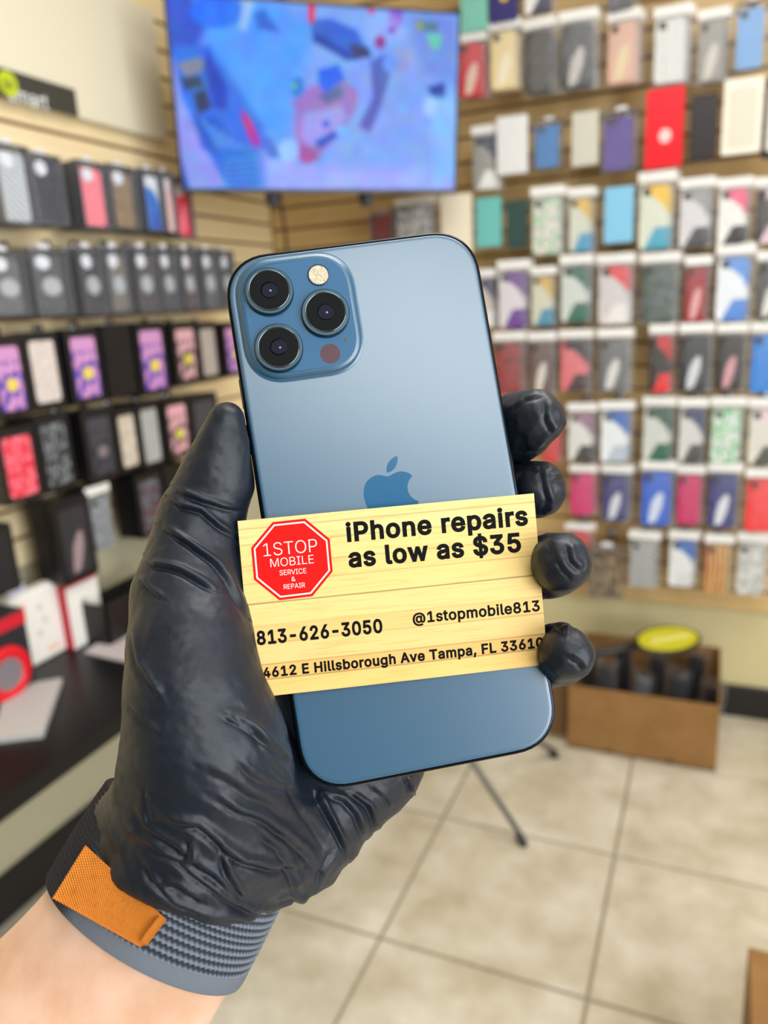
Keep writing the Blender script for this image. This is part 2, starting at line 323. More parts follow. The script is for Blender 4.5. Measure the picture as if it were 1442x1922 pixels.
GLYPHS = {
 ' ': (188, []),
 '$': (447, [[202,-74,202,583,244,583,244,-74],[224,-9,197,-8,172,-4,149,1,128,9,108,19,91,31,76,45,64,60,54,77,46,96,41,115,38,137,104,137,107,123,110,110,116,98,123,88,132,79,142,71,154,64,166,59,180,55,194,52,209,50,224,49,241,50,257,52,272,55,286,60,299,66,311,74,321,82,329,92,336,102,341,114,345,126,346,139,345,151,342,161,338,171,332,179,325,186,316,193,307,199,296,205,284,209,272,214,259,218,245,222,184,239,154,249,128,260,105,274,86,289,71,307,60,326,54,348,52,372,53,393,58,413,65,431,75,448,87,463,102,476,119,488,138,498,158,506,180,511,203,514,227,516,252,514,275,511,296,505,316,498,334,488,351,476,365,463,377,449,387,433,394,415,399,397,401,378,337,378,334,396,326,412,316,426,302,437,286,447,267,453,247,457,225,459,209,458,194,456,180,452,167,448,156,442,145,435,136,427,129,418,123,409,118,398,116,387,115,376,116,363,119,352,124,342,131,334,139,326,148,319,158,313,169,308,180,304,191,300,202,296,212,293,264,279,276,276,287,272,299,268,312,264,324,258,336,252,347,245,359,238,369,229,379,220,387,209,395,198,401,185,405,171,407,155,408,139,407,118,403,99,396,81,386,64,374,48,360,34,343,21,323,11,302,2,278,-4,252,-8]]),
 '&': (447, [[197,-7,173,-6,150,-2,129,4,110,12,93,22,78,34,65,47,54,62,45,78,39,96,35,114,34,133,35,149,37,163,42,177,47,189,55,201,63,213,73,224,85,235,97,245,111,256,125,267,140,279,216,335,221,339,226,343,231,347,237,352,242,357,246,363,251,369,255,375,258,382,260,389,261,397,262,405,261,417,258,427,253,437,245,445,237,452,226,457,215,460,201,461,192,460,184,459,176,456,168,453,161,449,155,444,150,438,145,431,142,424,139,416,137,408,137,399,137,389,139,380,142,372,145,363,150,355,155,346,162,337,169,327,176,317,185,307,194,296,204,284,438,0,364,0,171,231,121,293,111,306,102,319,94,331,87,344,82,357,78,370,76,384,75,398,76,415,79,430,84,445,91,458,99,470,109,481,121,491,134,499,149,505,165,510,182,513,200,513,218,513,235,510,251,505,266,499,279,491,290,482,300,471,308,459,315,447,320,433,323,419,324,404,323,393,322,382,319,372,315,362,310,352,305,342,299,333,291,325,283,317,275,308,266,301,256,293,154,217,140,206,128,195,118,185,110,174,104,164,100,154,98,143,97,131,98,119,100,108,104,97,109,87,116,78,124,70,133,63,143,57,154,53,166,49,179,47,193,46,208,47,223,50,237,54,251,59,265,66,278,75,290,84,301,95,312,108,321,121,329,136,336,151,342,168,346,186,348,205,349,224,408,224,407,201,405,180,401,161,397,144,391,128,385,115,378,103,371,92,364,83,357,75,351,68,345,62,333,47,320,34,305,23,289,14,271,7,252,1,234,-3,215,-6]]),
 ',': (188, [[38,-119,68,71,137,71,84,-119]]),
 '-': (453, [[337,244,337,188,114,188,114,244]]),
 '0': (453, [[227,-7,199,-5,174,1,151,11,130,24,111,41,95,62,80,86,69,113,60,144,53,178,49,214,48,254,49,294,53,330,60,364,69,395,81,422,95,447,112,467,130,484,151,498,174,508,200,514,227,516,254,514,279,508,302,498,323,484,342,467,358,447,372,422,384,395,393,364,400,330,404,294,405,254,404,214,400,178,393,144,384,113,373,86,359,62,342,41,323,24,302,11,279,1,254,-5],[227,50,245,51,261,56,276,63,290,74,303,87,313,103,323,122,330,144,336,168,340,194,343,223,344,254,343,285,340,314,336,341,330,365,323,387,313,405,303,422,290,435,276,446,261,453,245,458,227,460,209,458,192,453,177,446,163,435,151,422,140,405,131,387,123,365,117,341,113,314,110,285,109,254,110,223,113,194,117,168,123,144,131,122,140,103,151,87,163,74,177,63,192,56,209,51]]),
 '1': (453, [[76,0,76,55,391,55,391,0],[276,509,276,0,212,0,212,448,209,448,86,358,86,427,198,509]]),
 '2': (453, [[64,0,64,47,234,229,248,243,261,257,272,270,282,282,291,294,299,305,305,316,311,327,315,337,318,348,320,360,320,371,319,385,317,397,313,408,308,419,301,428,293,436,283,443,273,449,262,454,250,457,237,459,224,460,209,459,196,457,184,453,172,447,162,441,153,433,145,424,139,413,134,402,130,390,128,376,127,362,66,362,67,384,71,405,77,424,86,442,98,459,111,473,126,486,143,496,162,505,182,511,203,514,225,516,247,514,268,511,288,505,306,497,323,486,337,474,350,461,361,445,370,428,376,411,380,392,381,372,380,358,378,345,375,331,371,318,365,304,357,290,347,275,336,259,322,241,306,223,288,202,267,180,153,60,153,57,389,57,389,0]]),
 '3': (453, [[218,-7,195,-6,173,-3,152,2,133,10,114,19,98,30,83,43,70,57,60,74,52,91,46,111,44,132,109,132,111,119,115,107,120,97,126,87,134,78,144,71,154,64,165,59,178,55,191,52,204,50,219,50,234,51,248,53,262,56,275,61,287,67,297,74,307,83,315,93,321,104,325,116,328,130,329,145,328,158,326,172,322,184,316,196,308,207,299,217,288,226,275,234,260,240,242,244,223,247,201,248,157,248,157,299,288,448,288,452,70,452,70,509,372,509,372,461,211,278,211,289,239,290,264,288,287,284,308,276,327,265,344,253,359,239,371,222,381,205,387,186,392,166,393,145,392,123,387,103,380,84,370,66,358,50,344,36,327,23,309,12,288,4,266,-2,243,-6]]),
 '4': (453, [[40,105,40,158,247,509,311,509,109,166,109,163,413,163,413,105],[282,0,282,121,282,146,282,318,343,318,343,0]]),
 '5': (453, [[221,-7,199,-6,178,-2,159,3,140,11,123,21,108,32,94,45,83,60,73,76,66,93,62,111,60,130,122,130,124,119,127,108,132,98,138,89,145,80,154,73,163,66,173,60,184,56,196,52,208,50,221,50,236,51,250,53,264,58,276,64,288,72,298,82,307,92,314,104,320,117,324,131,327,146,328,162,327,178,324,193,320,208,314,221,306,233,297,244,286,254,275,262,262,269,248,273,233,276,218,277,205,276,192,275,180,272,167,268,156,264,145,258,136,252,128,246,67,253,96,509,366,509,366,452,151,452,134,301,136,301,145,308,155,315,166,320,178,325,190,329,203,331,216,333,229,334,247,333,263,330,279,326,294,321,308,314,321,306,334,296,345,285,355,273,364,260,372,246,379,231,384,215,388,199,390,181,391,163,390,139,385,117,379,95,369,76,357,57,343,41,327,27,309,15,289,6,268,-1,245,-5]]),
 '6': (453, [[226,-7,203,-5,182,-1,161,5,142,15,125,26,109,40,96,56,84,74,75,94,69,115,65,138,64,162,65,180,68,199,73,219,80,239,89,261,102,285,118,311,137,340,252,509,322,509,151,261,145,261,149,268,154,275,159,281,165,288,172,293,179,299,187,303,196,307,205,310,214,312,224,314,235,314,257,313,278,309,298,303,316,295,332,284,346,271,359,257,370,240,378,221,384,201,388,180,389,157,388,134,384,112,377,92,368,73,356,55,343,39,327,26,310,14,291,5,271,-2,249,-6],[226,48,241,49,254,52,267,56,279,63,289,70,299,79,307,90,314,101,320,114,324,128,327,142,327,157,327,173,324,187,320,201,314,213,307,225,299,235,289,244,279,251,267,258,254,262,241,264,226,265,212,264,198,262,186,258,174,252,163,244,153,235,145,225,138,214,132,201,128,188,126,174,125,158,126,143,128,128,132,114,138,102,145,90,153,79,163,70,174,63,186,56,198,52,212,49]]),
 '8': (453, [[226,-7,201,-6,178,-2,156,3,136,11,117,21,101,33,86,47,74,62,64,78,57,96,53,115,52,135,53,151,55,166,59,181,65,195,72,208,81,220,90,231,101,241,113,249,125,256,139,261,153,265,153,267,135,273,119,282,105,293,93,308,83,324,76,342,72,360,70,380,72,399,75,417,82,434,90,450,101,464,114,477,129,488,146,498,164,506,184,511,204,514,226,516,248,514,269,511,288,506,306,498,323,488,337,477,350,464,361,450,370,434,377,417,380,399,382,380,380,361,376,342,369,324,359,308,347,293,333,282,318,273,300,267,300,265,314,261,327,256,339,249,351,241,362,231,372,220,380,208,387,195,393,181,397,166,400,151,401,135,399,115,395,96,388,78,378,62,366,47,352,33,335,21,317,11,296,3,275,-2,251,-6],[226,49,243,50,258,52,272,55,285,60,296,66,307,74,315,82,323,91,329,102,333,113,336,126,337,139,336,152,333,165,329,177,322,189,314,199,305,208,295,216,283,223,270,228,256,232,242,234,226,235,211,234,196,232,182,228,169,223,157,216,147,208,138,199,130,189,123,177,119,165,116,152,115,139,116,126,119,113,123,102,129,91,136,82,145,74,156,66,167,60,180,55,195,52,210,50],[226,290,239,290,252,292,263,296,274,300,284,306,293,313,300,321,307,330,312,341,316,351,318,363,319,376,318,388,316,399,313,410,308,420,301,429,294,437,285,444,275,449,264,454,252,457,240,459,226,460,213,459,200,457,188,454,177,449,167,444,159,437,151,429,145,420,139,410,136,399,134,388,133,376,134,363,136,351,139,341,145,330,151,321,159,313,168,306,178,300,189,296,201,292,213,290]]),
 '@': (676, [[355,-135,319,-134,284,-130,252,-123,221,-114,193,-102,167,-88,144,-72,122,-53,103,-31,87,-8,73,18,61,46,52,77,45,109,42,143,40,179,42,215,46,248,52,280,61,309,73,337,87,363,104,387,123,408,144,427,167,444,192,458,220,470,249,480,281,486,314,490,349,492,383,490,415,486,445,479,472,469,498,457,522,442,543,426,562,407,579,387,594,366,607,343,617,319,625,294,631,268,634,242,635,215,635,197,634,178,633,160,631,142,628,124,625,107,620,91,615,76,608,62,599,49,590,38,579,28,566,21,551,15,535,12,517,11,507,11,497,12,486,14,476,17,466,20,457,24,449,29,441,36,434,42,429,50,425,59,423,68,420,68,415,58,408,48,399,38,388,30,376,22,361,17,345,14,326,13,305,14,285,18,267,25,251,35,236,48,224,62,213,78,204,96,197,116,192,137,189,159,188,182,190,205,193,226,199,246,207,265,217,282,228,297,242,311,257,322,274,331,291,338,310,342,330,343,346,342,360,340,373,336,385,331,395,325,404,319,411,312,416,306,419,306,419,335,474,335,474,110,474,100,476,91,480,82,485,74,491,68,499,63,508,60,518,59,530,60,540,63,549,68,557,76,563,85,568,97,572,111,576,127,578,145,580,166,581,190,581,215,580,237,577,259,573,280,567,301,558,320,548,339,537,357,523,373,507,388,490,402,471,414,450,424,427,432,402,438,376,441,347,442,319,441,292,438,266,432,242,424,220,414,199,402,181,388,164,372,149,354,135,334,124,312,115,289,107,263,102,236,99,208,98,178,99,147,102,119,107,91,115,66,124,43,135,21,149,1,165,-17,182,-32,201,-46,223,-58,246,-68,271,-75,298,-81,327,-84,357,-85,371,-85,385,-84,398,-82,412,-80,424,-78,436,-75,448,-72,458,-69,468,-66,476,-63,483,-61,489,-59,504,-107,496,-110,487,-113,476,-117,464,-120,452,-123,438,-126,425,-128,411,-131,397,-133,383,-134,369,-135],[329,65,345,66,359,68,372,72,382,78,392,86,400,95,407,106,412,118,416,133,419,148,421,166,422,185,421,204,419,221,416,236,411,249,406,260,399,269,390,276,381,282,370,286,358,289,345,291,331,292,317,291,305,288,293,284,283,277,273,269,265,260,258,250,252,239,248,226,244,213,242,199,242,185,242,169,244,154,247,139,251,125,256,112,262,101,270,90,279,81,289,74,301,69,315,66]]),
 'A': (480, [[16,0,201,509,276,509,463,0,395,0,287,302,282,317,276,334,270,352,264,372,257,394,250,420,241,447,232,478,245,478,236,447,228,419,220,393,213,371,206,351,201,333,195,317,191,302,85,0],[110,142,110,199,370,199,370,142]]),
 'B': (456, [[60,0,60,509,241,509,266,508,289,504,310,499,329,491,345,481,359,469,371,456,381,442,388,426,394,410,397,392,398,374,397,358,395,344,392,331,387,320,380,310,373,301,365,293,356,286,347,280,336,275,326,270,315,267,315,262,327,261,339,257,351,252,363,245,374,237,385,227,394,216,402,203,409,189,414,173,417,155,418,136,417,117,413,100,408,83,400,67,390,52,377,39,362,28,344,18,324,10,301,4,275,1,247,0],[125,57,245,57,272,58,296,63,315,70,330,80,341,92,349,105,354,120,355,137,355,149,352,161,348,173,342,184,335,194,327,203,317,211,306,218,293,224,279,228,264,230,248,231,125,231],[125,285,238,285,252,286,265,288,277,291,288,296,299,302,308,309,316,317,323,326,329,337,333,348,335,359,336,372,334,388,330,403,323,417,313,429,299,439,283,446,263,450,240,452,125,452]]),
 'C': (510, [[267,-7,235,-5,205,1,177,11,150,25,126,42,104,63,86,88,70,115,57,146,48,179,42,215,40,254,42,293,48,329,57,362,70,393,86,421,104,445,126,466,150,484,177,498,205,508,235,514,267,516,286,515,305,513,323,509,340,504,357,498,373,490,388,481,402,471,415,460,427,447,438,433,448,418,456,402,463,385,469,367,473,348,408,348,405,361,401,373,395,384,389,395,382,404,375,413,366,421,357,428,348,435,337,440,327,445,315,449,304,452,292,454,280,455,267,456,245,454,223,450,203,443,184,432,166,419,150,403,137,385,125,364,116,340,109,314,105,285,103,254,105,223,109,194,116,168,125,145,137,123,151,105,166,89,184,76,203,66,223,59,245,54,267,53,280,53,292,55,304,57,315,60,327,64,337,69,348,74,357,81,366,88,375,96,382,105,389,114,395,125,401,136,405,148,408,160,473,160,469,142,463,124,457,107,448,91,438,76,428,62,416,49,402,38,388,28,373,19,357,11,341,5,323,0,305,-4,286,-6]]),
 'E': (419, [[60,0,60,509,372,509,372,452,125,452,125,286,355,286,355,229,125,229,125,57,375,57,375,0]]),
 'F': (410, [[60,0,60,509,369,509,369,452,125,452,125,278,346,278,346,221,125,221,125,0]]),
 'H': (517, [[60,0,60,509,125,509,125,289,392,289,392,509,457,509,457,0,392,0,392,232,125,232,125,0]]),
 'I': (301, [[31,0,31,57,118,57,118,452,31,452,31,509,269,509,269,452,183,452,183,57,269,57,269,0]]),
 'L': (393, [[60,0,60,509,125,509,125,57,361,57,361,0]]),
 'M': (628, [[60,0,60,509,152,509,277,187,280,181,282,174,285,167,287,159,299,123,302,113,305,103,308,93,311,84,322,49,307,49,318,83,330,121,342,158,345,167,348,174,350,181,352,187,476,509,568,509,568,0,504,0,504,291,504,327,505,369,506,413,507,457,513,457,509,445,505,433,502,421,498,409,482,363,478,352,474,341,471,331,467,322,456,291,342,0,286,0,170,291,168,297,165,304,162,312,159,321,145,361,141,372,137,384,133,396,129,408,125,420,121,432,116,445,112,457,119,457,120,416,121,372,122,328,122,291,122,0]]),
 'O': (533, [[267,-7,235,-5,205,1,177,11,150,25,126,42,105,63,86,88,70,115,57,146,48,179,42,215,40,254,42,293,48,329,57,362,70,393,86,421,105,445,126,466,150,484,177,498,205,508,235,514,267,516,299,514,329,508,357,498,384,484,408,466,429,445,448,421,464,393,477,362,486,329,491,293,493,254,491,215,486,179,477,146,464,115,448,88,429,63,408,42,384,25,357,11,329,1,299,-5],[267,53,289,54,310,59,330,66,349,76,367,89,383,105,396,123,408,144,418,168,425,194,429,223,430,254,429,286,425,314,418,341,408,365,396,386,383,404,367,420,349,433,330,443,310,450,289,454,267,456,245,454,223,450,203,443,184,433,167,420,151,404,137,385,125,364,116,340,109,314,105,285,103,254,105,223,109,194,116,168,125,144,137,123,151,105,167,89,184,76,203,66,223,59,245,54]]),
 'P': (444, [[60,0,60,509,235,509,263,507,289,503,312,497,332,487,350,476,366,462,379,447,390,430,398,411,404,391,407,370,409,348,407,325,404,304,398,284,390,265,379,248,366,233,350,219,332,207,312,198,289,191,263,187,235,186,109,186,109,242,233,242,252,243,269,246,284,250,297,256,308,264,318,272,327,282,333,294,338,306,342,319,344,333,344,348,344,362,342,376,338,389,333,402,326,413,318,423,308,431,297,439,284,444,268,449,251,451,232,452,125,452,125,0]]),
 'R': (449, [[60,0,60,509,236,509,264,507,290,504,313,497,333,489,351,478,367,465,380,450,390,433,399,415,405,395,408,374,409,352,408,330,405,309,399,290,390,271,380,255,367,240,351,228,333,217,312,209,289,203,264,199,236,198,96,198,96,255,234,255,252,256,269,258,284,262,298,267,309,273,319,281,327,290,334,300,339,312,342,324,344,338,345,352,344,367,342,380,339,393,334,405,327,415,319,425,309,433,298,440,284,445,269,449,252,451,233,452,125,452,125,0],[353,0,230,229,303,229,428,0]]),
 'S': (447, [[224,-9,197,-8,172,-4,149,1,128,9,108,19,91,31,76,45,64,60,54,77,46,96,41,115,38,137,104,137,107,123,110,110,116,98,123,88,132,79,142,71,154,64,166,59,180,55,194,52,209,50,224,49,241,50,257,52,272,55,286,60,299,66,311,74,321,82,329,92,336,102,341,114,345,126,346,139,345,151,342,161,338,171,332,179,325,186,316,193,307,199,296,205,284,209,272,214,259,218,245,222,184,239,154,249,128,260,105,274,86,289,71,307,60,326,54,348,52,372,53,393,58,413,65,431,75,448,87,463,102,476,119,488,138,498,158,506,180,511,203,514,227,516,252,514,275,511,296,505,316,498,334,488,351,476,365,463,377,449,387,433,394,415,399,397,401,378,337,378,334,396,326,412,316,426,302,437,286,447,267,453,247,457,225,459,209,458,194,456,180,452,167,448,156,442,145,435,136,427,129,418,123,409,118,398,116,387,115,376,116,363,119,352,124,342,131,334,139,326,148,319,158,313,169,308,180,304,191,300,202,296,212,293,264,279,276,276,287,272,299,268,312,264,324,258,336,252,347,245,359,238,369,229,379,220,387,209,395,198,401,185,405,171,407,155,408,139,407,118,403,99,396,81,386,64,374,48,360,34,343,21,323,11,302,2,278,-4,252,-8]]),
 'T': (448, [[32,452,32,509,417,509,417,452,257,452,257,0,193,0,193,452]]),
 'V': (480, [[204,0,16,509,84,509,192,206,197,192,203,176,209,158,215,137,222,115,230,89,239,61,248,31,235,31,244,62,252,90,260,115,267,138,274,158,279,176,285,192,290,206,395,509,463,509,278,0]]),
 'a': (389, [[160,-9,142,-8,126,-5,110,-1,94,5,80,12,68,22,57,32,48,45,40,58,35,73,31,90,30,108,31,123,34,138,38,150,43,161,50,171,58,179,67,187,78,193,89,199,100,203,112,207,125,211,138,213,152,216,165,218,178,220,194,222,209,224,222,225,234,227,244,228,252,230,259,232,265,235,270,238,273,243,275,248,276,255,276,257,275,268,273,279,271,288,267,297,262,304,256,311,248,317,240,322,230,326,220,329,208,330,196,331,183,330,171,329,159,326,149,322,140,318,132,313,124,307,118,301,112,294,107,288,103,281,100,274,41,291,48,308,57,322,67,335,79,346,91,355,104,364,118,370,133,375,148,379,163,382,179,384,194,384,204,384,215,383,227,382,239,379,251,376,263,372,275,367,286,360,296,353,306,343,315,333,322,320,329,306,333,290,336,272,337,251,337,0,277,0,277,52,272,52,269,45,264,38,258,32,252,25,244,18,236,12,226,6,215,1,203,-3,190,-6,176,-8],[170,45,187,46,202,49,216,53,228,59,239,66,248,74,257,83,263,93,269,104,272,115,275,126,276,138,276,190,273,188,270,186,265,184,259,182,253,180,246,179,239,177,231,176,223,175,216,173,208,172,200,171,175,168,165,166,154,164,144,162,134,159,125,155,117,150,110,145,103,139,98,132,95,124,93,115,92,105,92,95,94,87,98,79,102,72,107,66,114,61,121,56,130,52,139,49,149,47,159,46]]),
 'b': (425, [[229,-8,213,-7,198,-5,184,-1,172,4,162,10,153,17,145,24,138,31,132,39,127,46,122,53,118,59,112,59,112,0,53,0,53,509,114,509,114,319,118,319,122,325,127,331,132,338,137,346,144,353,152,360,161,367,171,373,183,378,197,381,212,384,229,384,252,383,274,378,294,371,313,361,330,347,345,332,359,313,370,293,379,270,385,245,389,218,390,189,389,160,385,133,379,108,370,84,359,64,346,45,330,29,313,16,294,5,274,-2,252,-7],[220,47,237,48,253,51,267,57,279,66,291,76,301,88,309,101,316,117,321,133,325,151,327,170,328,189,327,209,325,227,321,245,316,261,309,276,301,290,291,301,280,311,267,319,253,325,237,329,220,330,203,329,188,325,174,320,161,312,150,302,140,291,132,278,125,263,120,247,116,229,113,210,113,189,113,169,116,150,120,132,125,115,132,100,140,86,150,75,162,65,174,57,188,51,204,48]]),
 'e': (404, [[212,-8,185,-7,161,-2,138,6,117,16,98,30,82,46,68,64,56,85,46,108,40,132,35,159,34,187,35,215,39,242,46,267,55,290,67,311,81,329,97,346,115,359,135,370,157,378,180,383,205,384,221,384,236,382,251,379,266,374,280,368,294,361,307,351,319,341,331,329,341,315,350,299,357,282,363,263,368,242,370,219,371,194,371,169,75,169,75,221,338,221,310,202,309,220,307,237,303,254,298,269,291,282,283,294,273,305,263,314,250,321,237,326,222,329,205,330,189,329,173,326,159,321,146,313,135,304,125,294,116,282,109,270,103,256,99,241,97,226,96,211,96,178,97,157,100,139,104,122,110,106,118,92,128,80,139,70,151,61,165,55,179,50,195,47,212,46,224,47,234,48,244,50,254,53,263,56,271,61,278,66,285,73,292,80,297,88,302,96,306,105,365,91,360,77,353,63,345,51,335,39,324,29,311,19,298,11,283,4,266,-1,249,-5,231,-7]]),
 'g': (426, [[207,-151,187,-150,168,-148,150,-144,134,-140,119,-134,105,-127,93,-119,82,-110,73,-101,64,-91,57,-80,51,-69,101,-41,106,-47,110,-53,116,-59,122,-66,128,-72,136,-78,145,-83,154,-88,165,-92,178,-95,192,-97,207,-97,229,-96,249,-92,267,-85,282,-75,295,-62,304,-47,310,-28,311,-6,311,68,306,68,302,62,298,56,293,49,287,41,280,34,272,28,263,21,252,16,241,11,227,8,212,5,195,5,173,6,152,10,132,17,113,27,95,39,80,53,67,71,55,90,46,112,39,136,35,163,34,191,35,220,39,246,46,271,55,293,66,314,80,332,95,347,112,361,131,371,152,378,173,383,196,384,213,384,228,382,242,378,253,373,264,367,273,360,281,353,288,346,294,338,299,331,304,325,308,319,313,319,313,379,372,379,372,-9,371,-32,367,-54,360,-73,350,-90,338,-104,324,-117,308,-127,291,-136,271,-142,251,-147,229,-150],[205,59,222,60,237,63,251,68,264,75,275,84,285,95,293,107,300,121,305,137,309,154,312,172,312,193,312,212,309,231,305,248,300,264,293,278,285,291,275,303,264,312,251,320,237,325,222,329,205,330,188,329,172,325,158,320,145,312,134,302,124,290,115,277,109,262,103,246,99,229,97,212,96,193,97,173,99,155,103,138,109,123,116,108,124,96,134,85,145,76,158,68,172,63,188,60]]),
 'h': (410, [[114,227,114,0,53,0,53,509,114,509,114,287,102,287,112,312,124,332,137,349,152,362,169,372,187,379,207,383,227,384,246,383,264,380,280,376,295,369,309,360,321,349,332,336,341,321,348,304,353,285,356,264,357,240,357,0,296,0,296,235,295,256,290,275,283,291,273,304,260,315,246,323,229,328,210,329,197,328,184,326,172,322,161,317,150,311,141,303,133,293,126,283,121,271,117,257,114,243]]),
 'i': (167, [[53,0,53,379,114,379,114,0],[84,443,75,444,67,446,60,449,54,455,48,461,44,468,42,475,41,483,42,491,44,499,48,506,54,512,60,517,67,521,75,523,84,524,92,523,100,521,107,517,114,512,119,506,123,499,126,491,126,483,126,475,123,468,119,461,114,455,107,449,100,446,92,444]]),
 'l': (189, [[139,-2,119,-1,101,3,86,10,74,20,65,33,58,47,54,65,53,84,53,509,114,509,114,99,114,87,115,77,117,68,120,62,124,58,130,54,137,53,146,52,160,53,170,54,181,3,176,2,172,1,167,0,162,-1,156,-2,151,-2,145,-2]]),
 'm': (610, [[53,0,53,379,112,379,112,295,108,295,112,310,118,323,125,335,132,346,141,355,151,363,161,370,172,376,183,380,195,384,207,386,219,386,239,385,257,380,273,372,287,361,299,347,309,331,316,314,321,295,312,295,317,308,322,321,329,332,337,343,347,353,357,361,368,369,381,375,394,380,407,383,422,385,437,386,453,385,468,383,483,378,497,372,510,364,522,354,532,342,541,328,548,313,553,296,556,276,557,255,557,0,496,0,496,254,494,273,490,289,483,302,473,313,460,321,447,326,433,329,419,330,406,330,395,328,384,324,374,320,365,314,358,307,351,299,345,290,341,280,338,270,336,259,335,247,335,0,274,0,274,260,273,275,269,288,262,301,253,311,242,320,229,326,215,329,199,330,188,330,178,328,168,325,158,320,148,314,140,307,132,299,126,289,121,278,117,266,114,253,114,238,114,0]]),
 'n': (410, [[114,227,114,0,53,0,53,379,112,379,112,287,102,287,112,312,124,332,137,349,152,362,169,372,187,379,207,383,227,384,246,383,264,380,280,376,295,369,309,360,321,349,332,336,341,321,348,304,353,285,356,264,357,240,357,0,296,0,296,235,295,256,290,275,283,291,273,304,260,315,246,323,229,328,210,329,197,328,184,326,172,322,161,317,150,311,141,303,133,293,126,283,121,271,117,257,114,243]]),
 'o': (415, [[207,-8,182,-7,159,-2,137,6,117,16,98,30,82,46,68,64,56,85,46,108,40,133,36,159,34,187,36,216,40,243,46,268,56,291,68,312,82,330,98,346,117,360,137,371,159,378,182,383,207,384,233,383,256,378,278,371,299,360,317,346,333,330,347,312,359,291,369,268,376,243,380,216,381,187,380,159,376,133,369,108,359,85,347,64,333,46,317,30,299,16,278,6,256,-2,233,-7],[207,46,226,48,242,51,257,57,270,66,282,76,292,89,300,102,307,117,312,134,316,151,318,169,319,187,318,206,316,224,312,242,307,258,300,274,292,287,282,300,270,310,257,319,242,325,226,329,207,330,189,329,173,325,158,319,145,310,134,300,124,287,115,274,108,258,103,242,99,224,97,206,96,187,97,169,99,151,103,134,108,117,115,102,124,89,134,76,145,66,158,57,173,51,189,48]]),
 'p': (425, [[53,-143,53,379,112,379,112,319,118,319,122,325,126,331,131,338,137,346,144,353,152,360,161,367,171,373,183,378,197,381,212,384,229,384,252,383,274,378,294,371,313,361,330,347,345,332,359,313,370,293,379,270,385,245,389,218,390,189,389,160,385,133,379,108,370,84,359,64,346,45,330,29,313,16,294,5,274,-2,252,-7,229,-8,213,-7,198,-5,184,-1,173,4,162,10,153,17,145,24,138,31,132,39,127,46,122,53,118,59,114,59,114,-143],[220,47,237,48,253,51,267,57,279,66,291,76,301,88,309,101,316,117,321,133,325,151,327,170,328,189,327,209,325,227,321,245,316,261,309,276,301,290,291,301,280,311,267,319,253,325,237,329,220,330,203,329,188,325,174,320,161,312,150,302,140,291,132,278,125,263,120,247,116,229,113,210,113,189,113,169,116,150,120,132,125,115,132,100,140,86,150,75,162,65,174,57,188,51,204,48]]),
 'r': (260, [[53,0,53,379,112,379,112,321,115,321,122,335,130,347,140,358,152,367,166,375,181,380,196,384,213,385,229,384,243,384,243,322,230,324,224,325,219,325,213,326,207,326,194,325,182,323,170,319,159,315,149,309,140,301,132,293,126,284,121,273,117,262,114,250,114,237,114,0]]),
 's': (365, [[182,-8,163,-7,145,-5,128,-2,112,3,98,10,84,18,72,27,62,38,53,50,45,63,40,78,36,94,94,107,99,92,105,79,114,69,124,60,136,54,150,49,165,46,181,45,200,46,217,50,232,55,244,62,255,71,262,81,267,91,268,103,267,112,265,121,260,129,254,136,246,142,237,147,225,151,212,155,149,170,125,177,104,186,87,196,72,208,61,222,53,237,48,255,47,274,48,290,51,305,57,319,65,332,75,343,87,354,100,363,115,370,131,377,149,381,167,384,187,384,206,384,223,381,239,378,254,372,267,366,279,358,290,349,299,339,307,328,314,316,319,303,324,290,268,277,264,288,258,298,251,307,243,316,232,323,219,328,205,331,187,333,171,332,156,329,143,324,131,317,121,308,114,299,110,289,109,277,110,267,112,258,117,250,124,243,133,237,144,232,157,227,172,223,229,209,254,202,275,194,292,183,306,171,317,158,325,142,330,125,331,107,330,90,326,75,321,61,312,47,302,35,290,24,276,15,260,6,242,0,223,-5,203,-7]]),
 't': (227, [[204,379,204,327,6,327,6,379],[65,471,126,471,126,98,127,86,128,76,132,68,136,61,142,56,150,53,159,51,170,50,185,51,202,54,213,2,208,0,203,-1,198,-2,192,-3,186,-3,180,-4,174,-4,168,-4,145,-3,125,2,107,10,92,21,80,35,72,52,67,71,65,93]]),
 'u': (410, [[182,-5,164,-4,146,-1,130,4,115,11,101,20,89,31,78,44,69,59,62,76,57,95,54,116,53,139,53,379,114,379,114,144,115,123,119,105,127,89,137,75,150,64,164,56,181,52,200,50,213,51,226,53,238,57,249,62,259,69,268,77,276,86,283,97,289,109,293,122,295,137,296,153,296,379,357,379,357,0,298,0,298,92,307,92,297,67,286,47,272,30,257,17,240,7,222,0,203,-4]]),
 'v': (390, [[163,0,17,379,84,379,165,155,171,138,177,121,182,104,187,87,191,70,196,53,201,37,206,21,184,21,189,37,194,53,198,70,203,87,207,104,213,121,218,138,224,155,305,379,371,379,226,0]]),
 'w': (567, [[138,0,23,379,87,379,133,214,138,196,143,177,149,157,154,137,159,115,165,91,170,67,175,41,165,41,170,66,175,90,180,113,186,135,191,156,196,176,201,195,206,214,252,379,316,379,362,214,366,196,371,176,376,157,382,136,387,114,392,91,397,67,402,41,391,41,397,66,402,90,408,113,413,135,418,156,423,176,429,195,434,214,480,379,545,379,429,0,368,0,319,172,305,225,301,239,297,252,294,266,291,280,277,338,291,338,277,280,273,266,270,252,266,238,263,225,259,211,255,198,252,185,248,172,199,0]]),
}

